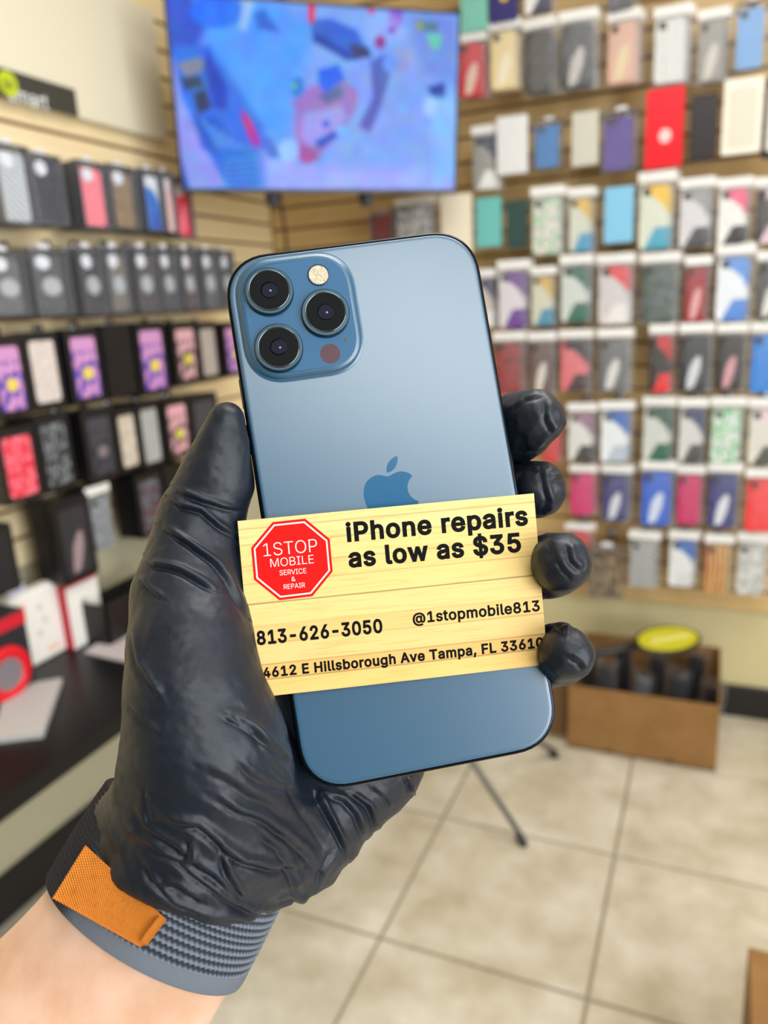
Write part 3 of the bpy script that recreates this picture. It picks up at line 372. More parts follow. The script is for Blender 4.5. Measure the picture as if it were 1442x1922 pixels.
from mathutils.geometry import delaunay_2d_cdt
_gc = {}
def glyph_geo(ch, bold):
    """filled outline of one character; 509 units = cap height; stroke grown by bold units"""
    if (ch, bold) in _gc: return _gc[(ch, bold)]
    w, cons = GLYPHS[ch]; V = []; E = []; polys = []
    for c in cons:
        p = np.array(c, float).reshape(-1, 2); k = [0]
        for i in range(1, len(p)):
            if np.hypot(*(p[i] - p[k[-1]])) > 1.5: k.append(i)
        if np.hypot(*(p[k[-1]] - p[k[0]])) < 1.5: k.pop()
        p = p[k]
        d = np.roll(p, -1, 0) - p; d /= np.linalg.norm(d, axis=1)[:, None]; nrm = np.stack([-d[:, 1], d[:, 0]], 1)   # left normals; outer contours run clockwise
        n0 = np.roll(nrm, 1, 0); m = (n0 + nrm) / np.maximum(1 + (n0 * nrm).sum(1), 0.35)[:, None]
        p = p + m * bold
        polys.append(p); b = len(V); V += [Vector(q) for q in p]; E += [(b + i, b + (i + 1) % len(p)) for i in range(len(p))]
    if not V: _gc[(ch, bold)] = (np.zeros((0, 2)), []); return _gc[(ch, bold)]
    r = delaunay_2d_cdt(V, E, [], 0, 1e-4); VV = np.array([tuple(v) for v in r[0]]); Fo = []
    for f in r[2]:
        c = VV[list(f)].mean(0); wn = 0
        for p in polys:
            a = p; b = np.roll(p, -1, 0); cr = (b[:, 0] - a[:, 0]) * (c[1] - a[:, 1]) - (c[0] - a[:, 0]) * (b[:, 1] - a[:, 1])
            wn += int(((a[:, 1] <= c[1]) & (b[:, 1] > c[1]) & (cr > 0)).sum()) - int(((a[:, 1] > c[1]) & (b[:, 1] <= c[1]) & (cr < 0)).sum())
        if wn != 0: Fo.append(tuple(f))
    _gc[(ch, bold)] = (VV, Fo); return _gc[(ch, bold)]
def text_geo(txt, bold=0.0, space=1.0):
    """-> vertices with cap height 1, faces, width"""
    V = []; Fc = []; x = 0
    for ch in txt:
        g, f = glyph_geo(ch, bold); b = len(V)
        V += [((q[0] + x) / 509, q[1] / 509) for q in g]; Fc += [tuple(b + i for i in t) for t in f]
        x += GLYPHS[ch][0] * space + bold * 1.1
    V = np.array(V); V[:, 0] -= V[:, 0].min()
    return V, Fc, V[:, 0].max()
def text_mesh(name, txt, parent, m, org, ux, uy, width, height, bold=0.0):
    V, Fc, w = text_geo(txt, bold); s = width / w
    sy = s if height is None else height
    return link(name, pydata(name, [org + ux * (x * s) + uy * (y * sy) for x, y in V], Fc), m, parent)

# ------------------------------------------------------------------ television across the corner
TVPIX = [(305, -8), (860, 24), (851, 365), (354, 347)]
def tv_paint(W, Hh):
    img = np.zeros((Hh, W, 3)); 
    # pixel position (crop frame: x*2.326 from 280) for each screen vertex
    src = np.array([[0, 0], [1, 0], [1, 1], [0, 1.]]); dst = np.array(TVPIX, float)
    A = []
    for (u, v), (x, y) in zip(src, dst):
        A.append([u, v, 1, 0, 0, 0, -u * x, -v * x]); A.append([0, 0, 0, u, v, 1, -u * y, -v * y])
    h = np.linalg.solve(np.array(A), dst.ravel()); Hm = np.append(h, 1).reshape(3, 3)
    u, v = np.meshgrid(np.linspace(0, 1, W), np.linspace(0, 1, Hh))
    q = np.stack([u, v, np.ones_like(u)], -1) @ Hm.T
    X = (q[..., 0] / q[..., 2] - 280) * 2.326; Y = q[..., 1] / q[..., 2] * 2.326
    img[:] = (118, 158, 238)
    def poly(pts, col, soft=9, op=1.0):
        pts = np.array(pts, float); n = len(pts)
        d = np.full(X.shape, 1e9); ins = np.zeros(X.shape, bool)
        for i in range(n):
            a = pts[i]; b = pts[(i + 1) % n]; e = b - a
            wx = X - a[0]; wy = Y - a[1]; t = np.clip((wx * e[0] + wy * e[1]) / (e @ e), 0, 1)
            d = np.minimum(d, np.hypot(wx - e[0] * t, wy - e[1] * t))
            c = ((a[1] > Y) != (b[1] > Y)); 
            with np.errstate(divide='ignore', invalid='ignore'):
                xi = a[0] + (Y - a[1]) * e[0] / (e[1] if e[1] else 1e-9)
            ins ^= c & (X < xi)
        sd = np.where(ins, -d, d); f = np.clip(0.5 - sd / (2 * soft), 0, 1)[..., None] * op
        img[:] = img * (1 - f) + np.array(col) * f
    def ell(x, y, a, b, col, soft=0.3, op=1.0):
        r = np.hypot((X - x) / a, (Y - y) / b); f = np.clip((1 - r) / soft + 0.5, 0, 1)[..., None] * op
        img[:] = img * (1 - f) + np.array(col) * f
    poly([(150, 0), (560, 0), (700, 140), (640, 330), (600, 560), (560, 660), (430, 520), (250, 260)], (72, 150, 250), 40)
    poly([(0, -40), (150, -40), (230, 120), (190, 230), (60, 260)], (40, 80, 200), 20)
    ell(270, 50, 110, 75, (20, 110, 245)); poly([(380, 0), (430, 0), (400, 140), (370, 130)], (150, 185, 245), 12)
    poly([(430, 60), (470, 40), (540, 140), (450, 130)], (30, 95, 210), 12)
    poly([(100, 200), (250, 200), (480, 540), (560, 810), (320, 810), (170, 560), (80, 330)], (44, 110, 225), 16)
    poly([(62, 240), (100, 250), (150, 430), (240, 620), (345, 805), (190, 805), (110, 560), (70, 330)], (138, 148, 236), 8)
    poly([(60, 330), (85, 420), (110, 560), (195, 810), (140, 810), (60, 600)], (22, 55, 150), 8)
    poly([(120, 280), (215, 250), (250, 300), (160, 345)], (128, 130, 150), 8); poly([(135, 345), (215, 330), (235, 380), (160, 395)], (50, 66, 90), 8)
    poly([(190, 410), (240, 390), (270, 470), (215, 500)], (38, 55, 90), 8); poly([(240, 220), (330, 380), (330, 480), (280, 470), (230, 300)], (22, 60, 185), 12)
    poly([(200, 510), (300, 510), (380, 640), (450, 700), (330, 700), (240, 640)], (30, 90, 205), 12)
    for k in range(6): poly([(225 + k * 38, 520 + k * 26), (245 + k * 38, 520 + k * 26), (330 + k * 30, 660 + k * 24), (312 + k * 30, 660 + k * 24)], (80, 150, 240), 5, 0.8)
    poly([(300, 640), (440, 660), (500, 800), (370, 805)], (30, 105, 215), 12)
    for k in range(5): poly([(335, 690 + k * 24), (480, 680 + k * 24), (480, 686 + k * 24), (335, 696 + k * 24)], (95, 165, 245), 4, 0.8)
    poly([(388, 480), (420, 500), (480, 610), (470, 650), (440, 630), (400, 530)], (170, 35, 170), 7); poly([(395, 490), (420, 510), (455, 590), (435, 600)], (215, 40, 90), 6, 0.7)
    poly([(480, 660), (620, 640), (640, 730), (1330, 740), (1340, 860), (500, 840)], (150, 168, 246), 30)
    poly([(470, 590), (520, 600), (570, 690), (520, 690)], (60, 110, 220), 10)
    poly([(670, 85), (760, 78), (880, 130), (940, 235), (880, 265), (690, 160)], (36, 92, 205), 9); poly([(690, 140), (830, 215), (880, 262), (840, 268), (690, 180)], (18, 60, 165), 8)
    poly([(850, 190), (935, 210), (950, 250), (870, 262)], (40, 50, 110), 7)
    poly([(664, 5), (695, 5), (692, 100), (668, 100)], (225, 30, 75), 5); poly([(928, 18), (962, 18), (960, 55), (935, 58)], (205, 40, 125), 5)
    poly([(1030, 35), (1090, 35), (1085, 110), (1050, 130), (1020, 90)], (135, 60, 195), 8)
    ell(1000, 120, 90, 80, (150, 182, 250), 0.5, 0.6); ell(988, 185, 26, 30, (150, 45, 140)); ell(1040, 130, 20, 16, (120, 90, 215))
    poly([(1110, 60), (1350, 60), (1350, 380), (1180, 330)], (104, 140, 222), 30)
    poly([(1152, 85), (1255, 92), (1250, 135), (1158, 132)], (84, 112, 140), 6); ell(1170, 110, 16, 18, (130, 160, 90)); poly([(1200, 145), (1272, 150), (1262, 220), (1220, 215)], (100, 195, 175), 8)
    poly([(1060, 205), (1140, 215), (1135, 300), (1070, 320)], (142, 150, 215), 12)
    poly([(945, 270), (1010, 240), (1035, 330), (1000, 460), (950, 590), (900, 560), (960, 430)], (78, 92, 180), 9)
    ell(1035, 280, 34, 40, (105, 150, 245)); poly([(1210, 390), (1285, 370), (1290, 440), (1230, 450)], (14, 52, 150), 10)
    poly([(1200, 440), (1345, 430), (1345, 810), (1240, 810)], (124, 182, 248), 25); ell(1225, 480, 35, 45, (150, 190, 250), 0.5)
    poly([(620, 470), (600, 450), (690, 380), (830, 355), (895, 410), (890, 480), (840, 560), (725, 690), (660, 715), (635, 640), (620, 560)], (150, 112, 190), 9)
    poly([(660, 500), (820, 470), (850, 520), (700, 660), (650, 600)], (148, 150, 232), 12)
    poly([(715, 425), (815, 380), (830, 430), (760, 460)], (78, 96, 165), 8); poly([(715, 310), (805, 285), (832, 350), (750, 412), (720, 375)], (18, 92, 236), 7)
    poly([(708, 625), (790, 580), (815, 600), (730, 655)], (26, 76, 190), 6); ell(825, 578, 28, 24, (110, 170, 248)); ell(755, 548, 16, 16, (50, 90, 215))
    poly([(640, 640), (710, 650), (725, 700), (680, 720), (645, 700)], (158, 80, 160), 8)
    ell(628, 385, 30, 45, (38, 120, 205)); ell(612, 380, 10, 12, (110, 190, 130)); ell(600, 660, 40, 50, (150, 195, 250), 0.5)
    rng = np.random.RandomState(3); nz = rng.rand(18, 30, 3) * 2 - 1
    yy = np.linspace(0, 16.99, Hh); xx = np.linspace(0, 28.99, W); yi = yy.astype(int); xi = xx.astype(int); fy = (yy - yi)[:, None, None]; fx = (xx - xi)[None, :, None]
    N = (nz[yi][:, xi] * (1 - fy) * (1 - fx) + nz[yi + 1][:, xi] * fy * (1 - fx) + nz[yi][:, xi + 1] * (1 - fy) * fx + nz[yi + 1][:, xi + 1] * fy * fx)
    img += N * 12
    return np.clip(img, 0, 255)
def build_tv():
    sc_ = 0.80; Hw = np.array([0, 0, 1.38])
    Rt = np.array([[0.958498, 0.004738, -0.28506], [-0.10722, 0.932449, -0.345026], [0.264169, 0.361271, 0.894258]])
    t = np.array([-0.204084, -1.365906, 2.545426]) * sc_
    W, Hh = 0.95 * sc_, 0.54 * sc_
    Rw = RC.T @ Rt; ex, ey, ez = Rw[:, 0], -Rw[:, 1], -Rw[:, 2]   # right, up, towards viewer
    org = RC.T @ t + EYE
    root = bpy.data.objects.new('television', None); COL.objects.link(root)
    root.matrix_world = Matrix(((ex[0], ey[0], ez[0], org[0]), (ex[1], ey[1], ez[1], org[1]), (ex[2], ey[2], ez[2], org[2]), (0, 0, 0, 1)))
    meta(root, 'wall mounted television showing a blue security camera picture, hung across the corner', 'television')
    root.empty_display_size = 0.05
    bk = mat('tv_plastic', (14, 14, 16), 0.35)
    w, h = W / 2, Hh / 2; bz = 0.007
    bm = BM()
    bm.box(-w - bz, w + bz, -h - bz - 0.004, -h, -0.02, 0.003, bev=0.001).box(-w - bz, w + bz, h, h + bz, -0.02, 0.003, bev=0.001)
    bm.box(-w - bz, -w, -h, h, -0.02, 0.003, bev=0.001).box(w, w + bz, -h, h, -0.02, 0.003, bev=0.001)
    link('bezel', bm.mesh('bezel'), bk, root)
    link('back_housing', BM().box(-w, w, -h, h, -0.03, -0.004, bev=0.004).box(-w * 0.7, w * 0.7, -h * 0.85, h * 0.5, -0.06, -0.03, bev=0.008).mesh('back_housing'), bk, root)
    nx, ny = 300, 170
    X, Y = np.meshgrid(np.linspace(-w, w, nx), np.linspace(h, -h, ny))
    V = np.stack([X, Y, np.zeros_like(X)], -1).reshape(-1, 3)
    idx = np.arange(nx * ny).reshape(ny, nx)
    Q = np.stack([idx[1:, :-1], idx[1:, 1:], idx[:-1, 1:], idx[:-1, :-1]], -1).reshape(-1, 4)
    me = fastmesh('screen', V, Q, False)
    img = tv_paint(nx, ny) / 255.0; lin = np.where(img <= 0.04045, img / 12.92, ((img + 0.055) / 1.055) ** 2.4).reshape(-1, 3)
    ca = me.color_attributes.new('picture', 'FLOAT_COLOR', 'POINT')
    ca.data.foreach_set('color', np.concatenate([lin, np.ones((len(lin), 1))], 1).astype(np.float32).ravel())
    m = bpy.data.materials.new('tv_picture'); m.use_nodes = True; nt = m.node_tree; b = nt.nodes['Principled BSDF']
    at = nt.nodes.new('ShaderNodeAttribute'); at.attribute_name = 'picture'
    b.inputs['Base Color'].default_value = (0.01, 0.01, 0.01, 1); b.inputs['Roughness'].default_value = 0.3; b.inputs['Specular IOR Level'].default_value = 0.1
    nt.links.new(at.outputs['Color'], b.inputs['Emission Color']); b.inputs['Emission Strength'].default_value = TV_GAIN
    link('screen', me, m, root)
    for i, x in enumerate((-0.14, 0.13)):
        link('mount_bracket', BM().box(x - 0.016, x + 0.016, -h - 0.03, h * 0.6, -0.075, -0.062, bev=0.002).box(x - 0.012, x + 0.012, -h - 0.045, -h - 0.01, -0.07, -0.02, bev=0.002).mesh('mount_bracket'), mat('bracket', (28, 28, 34), 0.4, 0.6), root)
    link('mount_arm', BM().box(-0.15, 0.15, -0.04, 0.04, -0.09, -0.075, bev=0.003).box(-0.03, 0.03, -0.03, 0.03, -0.26, -0.085, bev=0.003).mesh('mount_arm'), mat('bracket', (28, 28, 34), 0.4, 0.6), root)
    cp = [(-0.12, -h - 0.005, -0.04), (-0.115, -h - 0.05, -0.05), (-0.105, -h - 0.11, -0.07), (-0.10, -h - 0.17, -0.08)]
    link('power_cable', BM().tube(cp, 0.004).mesh('power_cable', True), bk, root)
TV_GAIN = 0.85

# ------------------------------------------------------------------ hanging packages
ORD = ['first', 'second', 'third', 'fourth', 'fifth', 'sixth', 'seventh', 'eighth', 'ninth', 'tenth', 'eleventh', 'twelfth']
def rrect(w, h, r, n=5, cx=0, cy=0):
    pts = []
    for sx, sy, a0 in ((1, 1, 0), (-1, 1, 90), (-1, -1, 180), (1, -1, 270)):
        for k in range(n + 1):
            a = math.radians(a0 + 90 * k / n)
            pts.append((cx + sx * (w - r) + r * math.cos(a), cy + sy * (h - r) + r * math.sin(a)))
    return pts
XZ = Matrix(((1, 0, 0, 0), (0, 0, -1, 0), (0, 1, 0, 0), (0, 0, 0, 1)))   # local xy outline -> xz plane, extrusion towards -y... +z -> -y
def make_protos():
    P = {}
    # all prototypes: origin at top centre, unit width 1 (x), unit height 1 (z down to -1); depth in metres (root y-scale 1)
    b = BM().prism(rrect(0.385, 0.40, 0.09, 4, -0.045, -0.575), 0.004, 0.016); me = b.mesh('case', xf=XZ); P['case'] = me
    P['case_inner'] = BM().prism(rrect(0.36, 0.39, 0.07, 4, 0, -0.55), 0.0161, 0.0166).mesh('case_inner', xf=XZ)
    P['camera'] = BM().prism(rrect(0.10, 0.05, 0.04, 4, -0.24, -0.25), 0.016, 0.0185).mesh('camera_cutout', xf=XZ)
    P['header'] = BM().box(-0.5, 0.5, -0.0125, -0.009, -0.13, 0, bev=0.0008).mesh('header')
    rng = np.random.RandomState(1)
    def sheet(y0, bulge, nm):
        nx, nz = 9, 15; V = []; 
        for j in range(nz):
            for i in range(nx):
                u = i / (nx - 1) - 0.5; v = j / (nz - 1)
                V.append((u, -(y0 + bulge * math.sin(math.pi * (u + 0.5)) ** 0.5 * math.sin(math.pi * min(1, v + 0.03)) ** 0.4) + rng.uniform(-0.0035, 0.0035), -v))
        idx = np.arange(nx * nz).reshape(nz, nx)
        return V, np.stack([idx[1:, :-1], idx[1:, 1:], idx[:-1, 1:], idx[:-1, :-1]], -1).reshape(-1, 4)
    V1, Q1 = sheet(0.010, 0.012, 'a'); V2, Q2 = sheet(0.010, -0.008, 'b')
    P['film'] = fastmesh('film', np.array(V1 + V2), np.concatenate([Q1, Q2[:, ::-1] + len(V1)]), True)
    # clear clam box
    b = BM(); b.box(-0.5, 0.5, -0.022, 0, -1, -0.08, bev=0.003)
    P['clam'] = b.mesh('clear_box')
    b = BM(); b.box(-0.5, -0.47, -0.023, 0.0, -1, -0.08).box(0.47, 0.5, -0.023, 0.0, -1, -0.08).box(-0.5, 0.5, -0.023, 0.0, -1, -0.985).box(-0.5, 0.5, -0.023, 0.0, -0.095, -0.08)
    P['rim'] = b.mesh('rim')
    P['tab'] = BM().prism([(-0.18, -0.085), (0.18, -0.085), (0.14, -0.005), (-0.14, -0.005)], 0.008, 0.0095).mesh('hang_tab', xf=XZ)
    P['retail'] = BM().prism(rrect(0.5, 0.5, 0.04, 3, 0, -0.5), 0.0, 0.022).mesh('retail_box', xf=XZ)
    P['retail_panel'] = BM().prism(rrect(0.36, 0.40, 0.07, 4, 0, -0.52), 0.022, 0.0228).mesh('printed_panel', xf=XZ)
    # ring = round white disc seen on the cases on the left wall
    P['ring'] = BM().cyl((-0.17, -0.0160, -0.27), (-0.17, -0.0195, -0.27), 0.19, seg=24).mesh('camera_ring', xf=Matrix.Translation((0, 0, -0.27)) @ Matrix.Diagonal((1, 1, 0.5, 1)) @ Matrix.Translation((0, 0, 0.27)))
    P['plate'] = BM().cyl((0.0, -0.0160, -0.60), (0.0, -0.0185, -0.60), 0.26, seg=28).mesh('round_plate', xf=Matrix.Translation((0, 0, -0.60)) @ Matrix.Diagonal((1, 1, 0.5, 1)) @ Matrix.Translation((0, 0, 0.60)))
    P['hook'] = BM().tube([(0, 0.11, 0.0), (0, 0.0, 0.0), (0, -0.004, 0.006)], 0.0022, 6).box(-0.012, 0.012, 0.11, 0.114, -0.02, 0.02).mesh('hook', True)
    return P
PR = None
HOOKM = None
def package(kind, loc, rz, w, h, cols, label, cat, group, ring=None, name=None):
    """kind: bag / clam / retail / dark ; cols = (pattern, c1, c2, c3)"""
    name = name or {'bag': 'bagged_phone_case', 'clam': 'boxed_phone_case', 'retail': 'retail_phone_case_box', 'dark': 'boxed_phone_case'}[kind]
    root = empty(name, loc, label, cat, group, rot=(0, 0, rz), scale=(w, 1, h))
    cm = mat_print(*cols[:4]) if cols[0] != 'plain' else mat('plain_%d_%d_%d' % cols[1], cols[1], 0.4)
    if kind == 'bag':
        cs = link('case', PR['case'], cm, root, objmat=True)
        link('camera_cutout', PR['camera'], mat('cutout_dark', (40, 40, 44), 0.4), cs, objmat=True)
        link('header_card', PR['header'], mat('header_white', (236, 233, 228), 0.5), root, objmat=True)
        link('film_bag', PR['film'], FILM, root, objmat=True)
    elif kind == 'clam':
        cs = link('case', PR['case'], cm, root, objmat=True)
        if ring is None: link('camera_cutout', PR['camera'], mat('cutout_dark', (40, 40, 44), 0.4), cs, objmat=True)
        link('clear_box', PR['clam'], CLAM, root, objmat=True)
        link('hang_tab', PR['tab'], mat('tab_white', (222, 222, 226), 0.4), root, objmat=True)
        link('box_rim', PR['rim'], mat('rim_grey', cols[4] if len(cols) > 4 else (104, 106, 112), 0.3), root, objmat=True)
    elif kind == 'dark':
        link('box_body', PR['retail'], mat('box_black', (17, 17, 22), 0.38), root, objmat=True)
        link('printed_panel', PR['retail_panel'], cm, root, objmat=True)
        link('hang_tab', PR['tab'], mat('tab_white', (222, 222, 226), 0.4), root, objmat=True)
    elif kind == 'retail':
        link('box_body', PR['retail'], cm, root, objmat=True)
        link('printed_panel', PR['retail_panel'], mat('plain_%d_%d_%d' % cols[4], cols[4], 0.4) if len(cols) > 4 else cm, root, objmat=True)
    if ring == 'ring' or ring == 'both':
        link('camera_ring', PR['ring'], mat('ring_white', (216, 220, 228), 0.35), cs, objmat=True)
    if ring == 'both':
        link('round_plate', PR['plate'], mat('plate_grey', (168, 172, 178), 0.4), cs, objmat=True)
    return root

W_, K_, GR = (232, 230, 226), (24, 24, 28), (128, 128, 130)
# (xl, xr, ytop, ybottom, kind, pattern colours, look)
BACK = [
 ('top', [
  (868, 918, -62, 62, 'retail', ('plain', (120, 190, 175)), 'mint green case box'),
  (922, 974, -72, 44, 'retail', ('photo', (44, 40, 110), (44, 40, 110), (220, 190, 40)), 'navy case box with yellow disc'),
  (984, 1048, -85, 30, 'bag', ('shoe', (34, 36, 70), W_, (34, 36, 70)), 'navy and white case in bag'),
  (1140, 1200, -88, 26, 'bag', ('shoe', K_, (70, 70, 80), K_), 'black case in bag'),
  (1225, 1290, -110, -6, 'bag', ('plain', (190, 150, 150)), 'rose case in bag')]),
 ('second', [
  (860, 917, 62, 186, 'bag', ('swash', (200, 28, 44), (226, 190, 170), K_), 'bright red case in bag'),
  (920, 980, 38, 172, 'bag', ('swash', (226, 204, 150), (236, 224, 196), K_), 'beige case in bag'),
  (984, 1046, 34, 180, 'bag', ('vstripe', (74, 70, 68), (40, 40, 44), K_), 'dark grey patterned case in bag'),
  (1050, 1122, 20, 170, 'bag', ('swash', (42, 46, 52), (180, 172, 168), K_), 'charcoal case in a wide shiny bag'),
  (1140, 1204, 20, 160, 'bag', ('swash', (216, 172, 152), (222, 206, 160), K_), 'rose gold case in bag'),
  (1226, 1298, 12, 160, 'bag', ('vstripe', (214, 216, 212), (196, 198, 196), K_), 'silver wavy case in bag'),
  (1308, 1368, 18, 158, 'bag', ('swash', (140, 138, 130), (196, 190, 180), K_), 'smoky grey case in bag'),
  (1380, 1444, -6, 134, 'clam', ('plain', (112, 158, 208)), 'sky blue case in clear box')]),
 ('third', [
  (888, 938, 236, 358, 'bag', ('shoe', (50, 52, 84), (150, 146, 140), W_), 'navy and white case in narrow bag'),
  (936, 992, 220, 328, 'retail', ('plain', (212, 212, 214)), 'plain white box'),
  (1004, 1060, 220, 318, 'clam', ('plain', (62, 120, 178)), 'blue case in pale box'),
  (1077, 1126, 212, 312, 'retail', ('plain', (196, 194, 182)), 'pale grey slim box'),
  (1132, 1202, 200, 322, 'clam', ('plain', (88, 68, 142), (200, 192, 186), K_, (214, 206, 198)), 'purple case in clear framed box'),
  (1214, 1284, 168, 316, 'retail', ('photo', (224, 20, 40), (224, 20, 40), (238, 200, 200)), 'red box with white label'),
  (1296, 1346, 180, 304, 'retail', ('plain', (32, 14, 20), K_, K_, (28, 24, 30)), 'black and maroon glossy box'),
  (1357, 1430, 150, 290, 'retail', ('plain', (226, 220, 206), K_, K_, (206, 202, 186)), 'cream white case box'),
  (1434, 1490, 146, 296, 'dark', ('plain', (212, 208, 200)), 'dark edged box cut by the frame')]),
 ('fourth', [
  (700, 744, 392, 452, 'clam', ('plain', (132, 34, 44)), 'dark red case'),
  (744, 820, 372, 452, 'bag', ('mottle', (210, 208, 206), (90, 86, 88), W_), 'white and grey patterned case in bag'),
  (832, 888, 366, 476, 'retail', ('plain', (226, 216, 196)), 'cream box'),
  (898, 944, 372, 464, 'retail', ('plain', (104, 184, 182)), 'turquoise case box'),
  (954, 990, 378, 466, 'retail', ('plain', (36, 66, 64)), 'dark green slim case box'),
  (998, 1060, 350, 480, 'bag', ('mottle', (214, 216, 204), (120, 180, 130), (226, 210, 206)), 'white and green floral case in bag'),
  (1068, 1116, 352, 474, 'bag', ('shoe', (214, 176, 80), (206, 208, 190), (70, 150, 190)), 'yellow and blue case in small bag'),
  (1136, 1190, 352, 456, 'retail', ('plain', (124, 184, 216)), 'light blue case box'),
  (1198, 1268, 322, 470, 'bag', ('shoe', (232, 186, 30), (214, 218, 200), (60, 160, 190)), 'yellow and teal case in large bag'),
  (1274, 1340, 334, 466, 'bag', ('shoe', (150, 150, 154), (210, 208, 210), (60, 60, 66)), 'grey and black case in bag'),
  (1346, 1410, 334, 462, 'bag', ('shoe', (230, 92, 130), W_, (30, 30, 34)), 'pink white and black case in bag'),
  (1416, 1480, 332, 458, 'bag', ('shoe', (224, 196, 206), (60, 56, 60), (224, 196, 206)), 'pale pink and black case in bag')]),
 ('fifth', [
  (900, 930, 505, 616, 'bag', ('shoe', (52, 54, 90), (200, 190, 180), W_), 'navy topped case beside the phone edge'),
  (936, 994, 488, 618, 'bag', ('shoe', (110, 60, 140), (216, 210, 216), (96, 30, 140)), 'purple and white case in bag'),
  (998, 1044, 500, 612, 'bag', ('shoe', (206, 170, 84), (204, 204, 180), (60, 140, 170)), 'mustard and teal case in small bag'),
  (1052, 1112, 478, 606, 'bag', ('shoe', (30, 92, 78), (200, 206, 200), (0, 96, 76)), 'dark green and white case in bag'),
  (1122, 1190, 476, 610, 'bag', ('shoe', (216, 60, 70), (206, 200, 200), (230, 226, 222)), 'red and white case in shiny bag'),
  (1202, 1276, 474, 608, 'bag', ('mottle', (52, 66, 74), (74, 96, 62), (90, 100, 110)), 'grey and green camouflage case in bag'),
  (1284, 1332, 480, 606, 'bag', ('swash', (150, 24, 36), (220, 160, 160), K_), 'dark red case in bag'),
  (1342, 1414, 458, 604, 'bag', ('shoe', (80, 140, 214), (226, 230, 236), (70, 130, 210)), 'blue and white case in large bag'),
  (1418, 1480, 470, 600, 'bag', ('swash', (72, 74, 76), (220, 218, 210), K_), 'grey case with white figure in bag')]),
 ('sixth', [
  (928, 988, 622, 742, 'bag', ('mottle', (36, 24, 30), (176, 26, 34), (160, 20, 30)), 'red and black marbled case in bag'),
  (994, 1044, 622, 742, 'bag', ('swash', (98, 72, 66), (214, 208, 200), K_), 'brown and white case in bag'),
  (1052, 1112, 618, 736, 'bag', ('shoe', (30, 30, 40), (220, 110, 120), (60, 30, 36)), 'black and coral case in bag'),
  (1122, 1184, 616, 736, 'bag', ('swash', (96, 98, 100), (210, 208, 204), K_), 'grey case with white shape in bag'),
  (1218, 1266, 608, 738, 'bag', ('shoe', (196, 22, 32), (30, 20, 24), (226, 24, 30)), 'red and black case in narrow bag'),
  (1274, 1338, 606, 736, 'bag', ('swash', (26, 30, 42), (206, 208, 212), K_), 'black case with white shape in bag'),
  (1344, 1402, 606, 734, 'bag', ('swash', (34, 28, 32), (206, 150, 156), K_), 'black case with pink shape in bag'),
  (1408, 1470, 604, 738, 'bag', ('plain', (30, 128, 214)), 'bright blue case in bag')]),
 ('seventh', [
  (1018, 1056, 790, 868, 'bag', ('plain', (206, 50, 56)), 'red case behind the index finger'),
  (1066, 1120, 756, 866, 'bag', ('shoe', (150, 110, 136), (220, 218, 214), (50, 54, 50)), 'mauve and white case in bag'),
  (1126, 1186, 752, 868, 'bag', ('shoe', (24, 96, 178), (226, 230, 232), (180, 190, 204)), 'royal blue and white case in bag'),
  (1206, 1268, 744, 866, 'bag', ('shoe', (34, 84, 66), (206, 210, 204), (0, 96, 70)), 'forest green and white case in bag'),
  (1272, 1326, 746, 868, 'bag', ('shoe', (44, 50, 98), (206, 204, 200), (60, 62, 66)), 'navy and white case in bag'),
  (1332, 1398, 744, 870, 'bag', ('mottle', (210, 230, 214), (60, 170, 86), (224, 220, 224)), 'bright green and white case in bag'),
  (1402, 1470, 746, 872, 'bag', ('shoe', (226, 196, 206), (214, 210, 200), (70, 76, 66)), 'pink and cream case in bag')]),
 ('eighth', [
  (1070, 1122, 872, 966, 'bag', ('plain', (206, 16, 104)), 'magenta case in small bag'),
  (1130, 1186, 872, 978, 'bag', ('swash', (44, 50, 118), (214, 214, 224), K_), 'dark blue case with white shape in bag'),
  (1202, 1268, 864, 986, 'bag', ('swash', (24, 92, 200), (206, 216, 236), K_), 'vivid blue case with white shape in bag'),
  (1270, 1322, 872, 984, 'bag', ('plain', (200, 14, 100)), 'magenta case in larger bag'),
  (1328, 1390, 868, 990, 'bag', ('swash', (40, 48, 120), (220, 220, 228), K_), 'indigo case with white shape in bag'),
  (1396, 1466, 878, 998, 'bag', ('plain', (232, 34, 44)), 'bright red case in wide bag')]),
 ('bottom', [
  (1062, 1112, 982, 1062, 'bag', ('plain', (198, 24, 34)), 'scarlet case above the ring finger'),
  (1108, 1172, 1016, 1116, 'clam', ('mottle', (120, 96, 66), (50, 44, 44), (150, 130, 100), (110, 122, 156)), 'brown case in blue grey frame box'),
  (1180, 1238, 996, 1102, 'bag', ('stripe', (212, 212, 210), (70, 70, 72), K_), 'grey zigzag patterned case in bag'),
  (1254, 1310, 996, 1100, 'bag', ('shoe', (16, 94, 180), (226, 228, 228), (214, 216, 214)), 'blue topped white case in bag'),
  (1320, 1374, 1002, 1112, 'bag', ('vstripe', (170, 44, 44), (206, 182, 86), K_), 'red and gold case in bag'),
  (1382, 1440, 1000, 1116, 'bag', ('mottle', (206, 206, 202), (160, 160, 160), (226, 226, 222)), 'chunky knitted white case in bag')]),
]
PUR = ('photo', (88, 66, 168), (196, 140, 190), (220, 196, 90))
